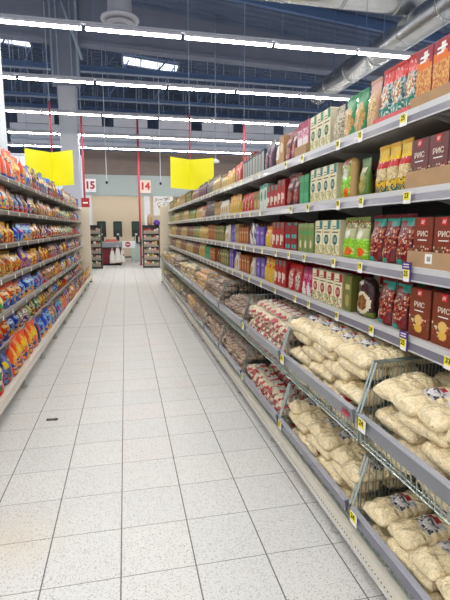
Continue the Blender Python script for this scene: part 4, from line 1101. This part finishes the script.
m = MB(); m.bbox(-.38, .38, -.05, 1.15, 0, .08, mat('counter_plinth', '2B2226', .6), .02); part('plinth', m, t)
m = MB(); m.bbox(-.45, .43, -.16, 1.25, .76, .98, gy, .03); part('top', m, t)
m = MB(); m.box(-.44, .42, -.165, -.15, .72, .76, mat('bumper_dark', '2E2E32', .5)); part('bumper', m, t)
m = MB(); m.hexa([(-.3,0,.98),(.3,0,.98),(.3,.4,.98),(-.3,.4,.98),(-.22,.05,1.08),(.2,.05,1.08),(.2,.35,1.08),(-.22,.35,1.08)], mat('scanner_red', 'B0503C', .5, vary=.3, vscale=8)); part('till_cover', m, t)
bag_w = mat('carrier_white', 'D9D4CC', .6, bump=.6, bscale=9)
for i, (x, w_, h_) in enumerate(((-.55, .24, .52), (-.33, .26, .6), (-.14, .2, .5))):
    t = thing('carrier_bag', 'white carrier bag hanging at the checkout counter, %s of three' % ['left','middle','right'][i], 'bag', (x, 19.415, .1+.02*i), group='white carrier bags')
    m = MB(); R = []
    for q in range(9):
        v = q/8; ww = w_/2*(1.0-.55*v**2); dd = .06*(1-.6*v)+.01
        R.append([(ww*math.cos(a)*(1+.06*math.sin(3*a+q+i)), dd*math.sin(a), v*h_) for a in [2*math.pi*k/14 for k in range(14)]])
    m.rings(R, lambda a, c: bag_w, smooth=True); part('sack', m, t)
    m = MB()
    for s_ in (-1, 1): m.rod((s_*.03, 0, h_), (s_*.01, 0, h_+.12), .008, bag_w, 6)
    part('handle', m, t)
    if i == 2: m = MB(); m.box(.02, .07, -.045, -.04, .25, .34, mat('bag_print', 'A83A3A', .5)); part('red_print', m, t)
t = thing('barrier_sign', 'white barrier board with red no-entry disc between the tills', 'sign', (.1, 21.1, 0))
m = MB(); m.bbox(-.32, .32, -.015, .015, .66, .97, mat('barrier_white', 'E8ECEA', .5), .01); part('board', m, t)
m = MB(); m.disc((0, -.016, .815), .12, (0,-.004,0), mat('noentry_red', 'B02034', .5), 20); part('red_disc', m, t)
m = MB(); m.box(-.075, .075, -.024, -.0205, .795, .835, tag_w); part('white_bar', m, t)
for s_ in (-1, 1):
    m = MB(); m.rod((s_*.34, .02, 0), (s_*.34, .02, 1.2), .022, grn, 8); m.box(s_*.34-.05, s_*.34+.05, -.06, .1, 0, .02, grn); part('post', m, t)
# poster beside the pier
t = thing('poster', 'white poster with dark scribbled pattern beside the white pier', 'poster', (1.72, 20.985, 2.1))
m = MB(); m.bbox(-.44, .44, -.01, .01, 0, .86, mat('poster_white', 'DDDAD6', .5), .004); part('sheet', m, t)
m = MB(); rp = random.Random(3)
for q in range(34):
    cx, cz, r = rp.uniform(-.33, .33), rp.uniform(.35, .78), rp.uniform(.03, .07); a0 = rp.uniform(0, 6)
    pts = [(cx+r*math.cos(a0+a*.6), -.013, cz+r*.8*math.sin(a0+a*.6)) for a in range(7)]
    for a, c in zip(pts, pts[1:]): m.rod(a, c, .008, mat('poster_ink', '55524E', .6))
part('scribble', m, t)
for i, x in enumerate((-.9, .9)):  # added lamps, hidden behind the fascia, to brighten the beige corridor wall
    t = thing('corridor_fill_lamp', 'added unseen fill lamp above the self-service tills behind the fascia, %s' % ['left', 'right'][i], 'lamp', (x, 22.9, 3.35), group='added corridor fill lamps')
    link('housing', lamp_body, t); link('diffuser', lamp_tube, t)
    m = MB(); m.rod((0,0,.07), (0,0,roof_z(x)-3.35), .01, steel_b); part('hanger', m, t)
# impulse racks with goods
def rack(x, y, w, h, lab, grp, seed):
    t = thing('impulse_rack', lab, 'rack', (x, y, 0)); rk = random.Random(seed)
    m = MB()
    for sx in (-1, 1): m.box(sx*w/2-.015, sx*w/2+.015, -.17, .17, 0, h, blk)
    part('side_frame', m, t); m = MB(); m.box(-w/2, w/2, .15, .17, 0, h, blk); part('back', m, t)
    n = 6; zs = [.1+i*(h-.15)/n for i in range(n)]
    for z in zs:
        m = MB(); m.box(-w/2+.015, w/2-.015, -.17, .15, z-.02, z, blk); s_ = part('shelf', m, t)
        m = MB(); m.box(-w/2+.015, w/2-.015, -.185, -.17, z-.03, z+.03, mat('rack_lip', '8A8378', .5)); part('price_lip', m, s_)
    cols = ['D8CFC4','B0403A','D9A850','C9B8A0','8A3A3A','E0D4C8','6A8A4A','D0A0A0','54423A']
    for li, z in enumerate(zs):
        k = 0; xx = -w/2+.03
        while xx < w/2-.09:
            ww = rk.uniform(.07, .1); hh = rk.uniform(.13, .2); c = rk.choice(cols)
            o = link('sweet_box', sweet_mesh(c), None, (x+xx+ww/2, y-.1, z), 0); o.scale = (ww, .1, hh)
            tag(o, 'small sweet packet, %s from left on %s level of the %s' % ((['first']+ORD[1:])[k], LAY[li], grp), 'sweets', 'small goods on the %s' % grp)
            xx += ww+.012; k += 1
SWM = {}
def sweet_mesh(c):
    if c not in SWM:
        b = MB(); mm = card(c); ml = card('A8988A'); R = []
        for z, q in ((0, .46), (.06, .5), (.6, .5), (.9, .42), (1, .38)): R.append([(-q,-.5,z),(q,-.5,z),(q,.5,z),(-q,.5,z)])
        b.rings(R, lambda i, j: ml if i == 1 and j == 0 else mm); SWM[c] = b.mesh('sweet_box')
    return SWM[c]
rack(-1.22, 18.2, .62, 1.66, 'black impulse rack of sweets left of the maroon checkout', 'left impulse rack', 1)
rack(.98, 18.1, .62, 1.66, 'black impulse rack of sweets right of the red pole', 'right impulse rack', 2)
# goods on top of the right rack
m = MB(); m.lathe([(.1,0),(.13,.05),(.12,.14),(.05,.2),(.01,.22)], film('5A3A8A'), 12); o = part('purple_bag', m, None); o.location = (1.22, 18.1, 1.661); tag(o, 'purple bag lying on top of the right impulse rack', 'bag')
m = MB(); m.lathe([(.08,0),(.1,.06),(.09,.3),(.04,.42),(.01,.44)], film('A88A6A'), 12); o = part('tan_bag', m, None); o.location = (.95, 18.12, 1.661); tag(o, 'tan upright bag on top of the right impulse rack', 'bag')
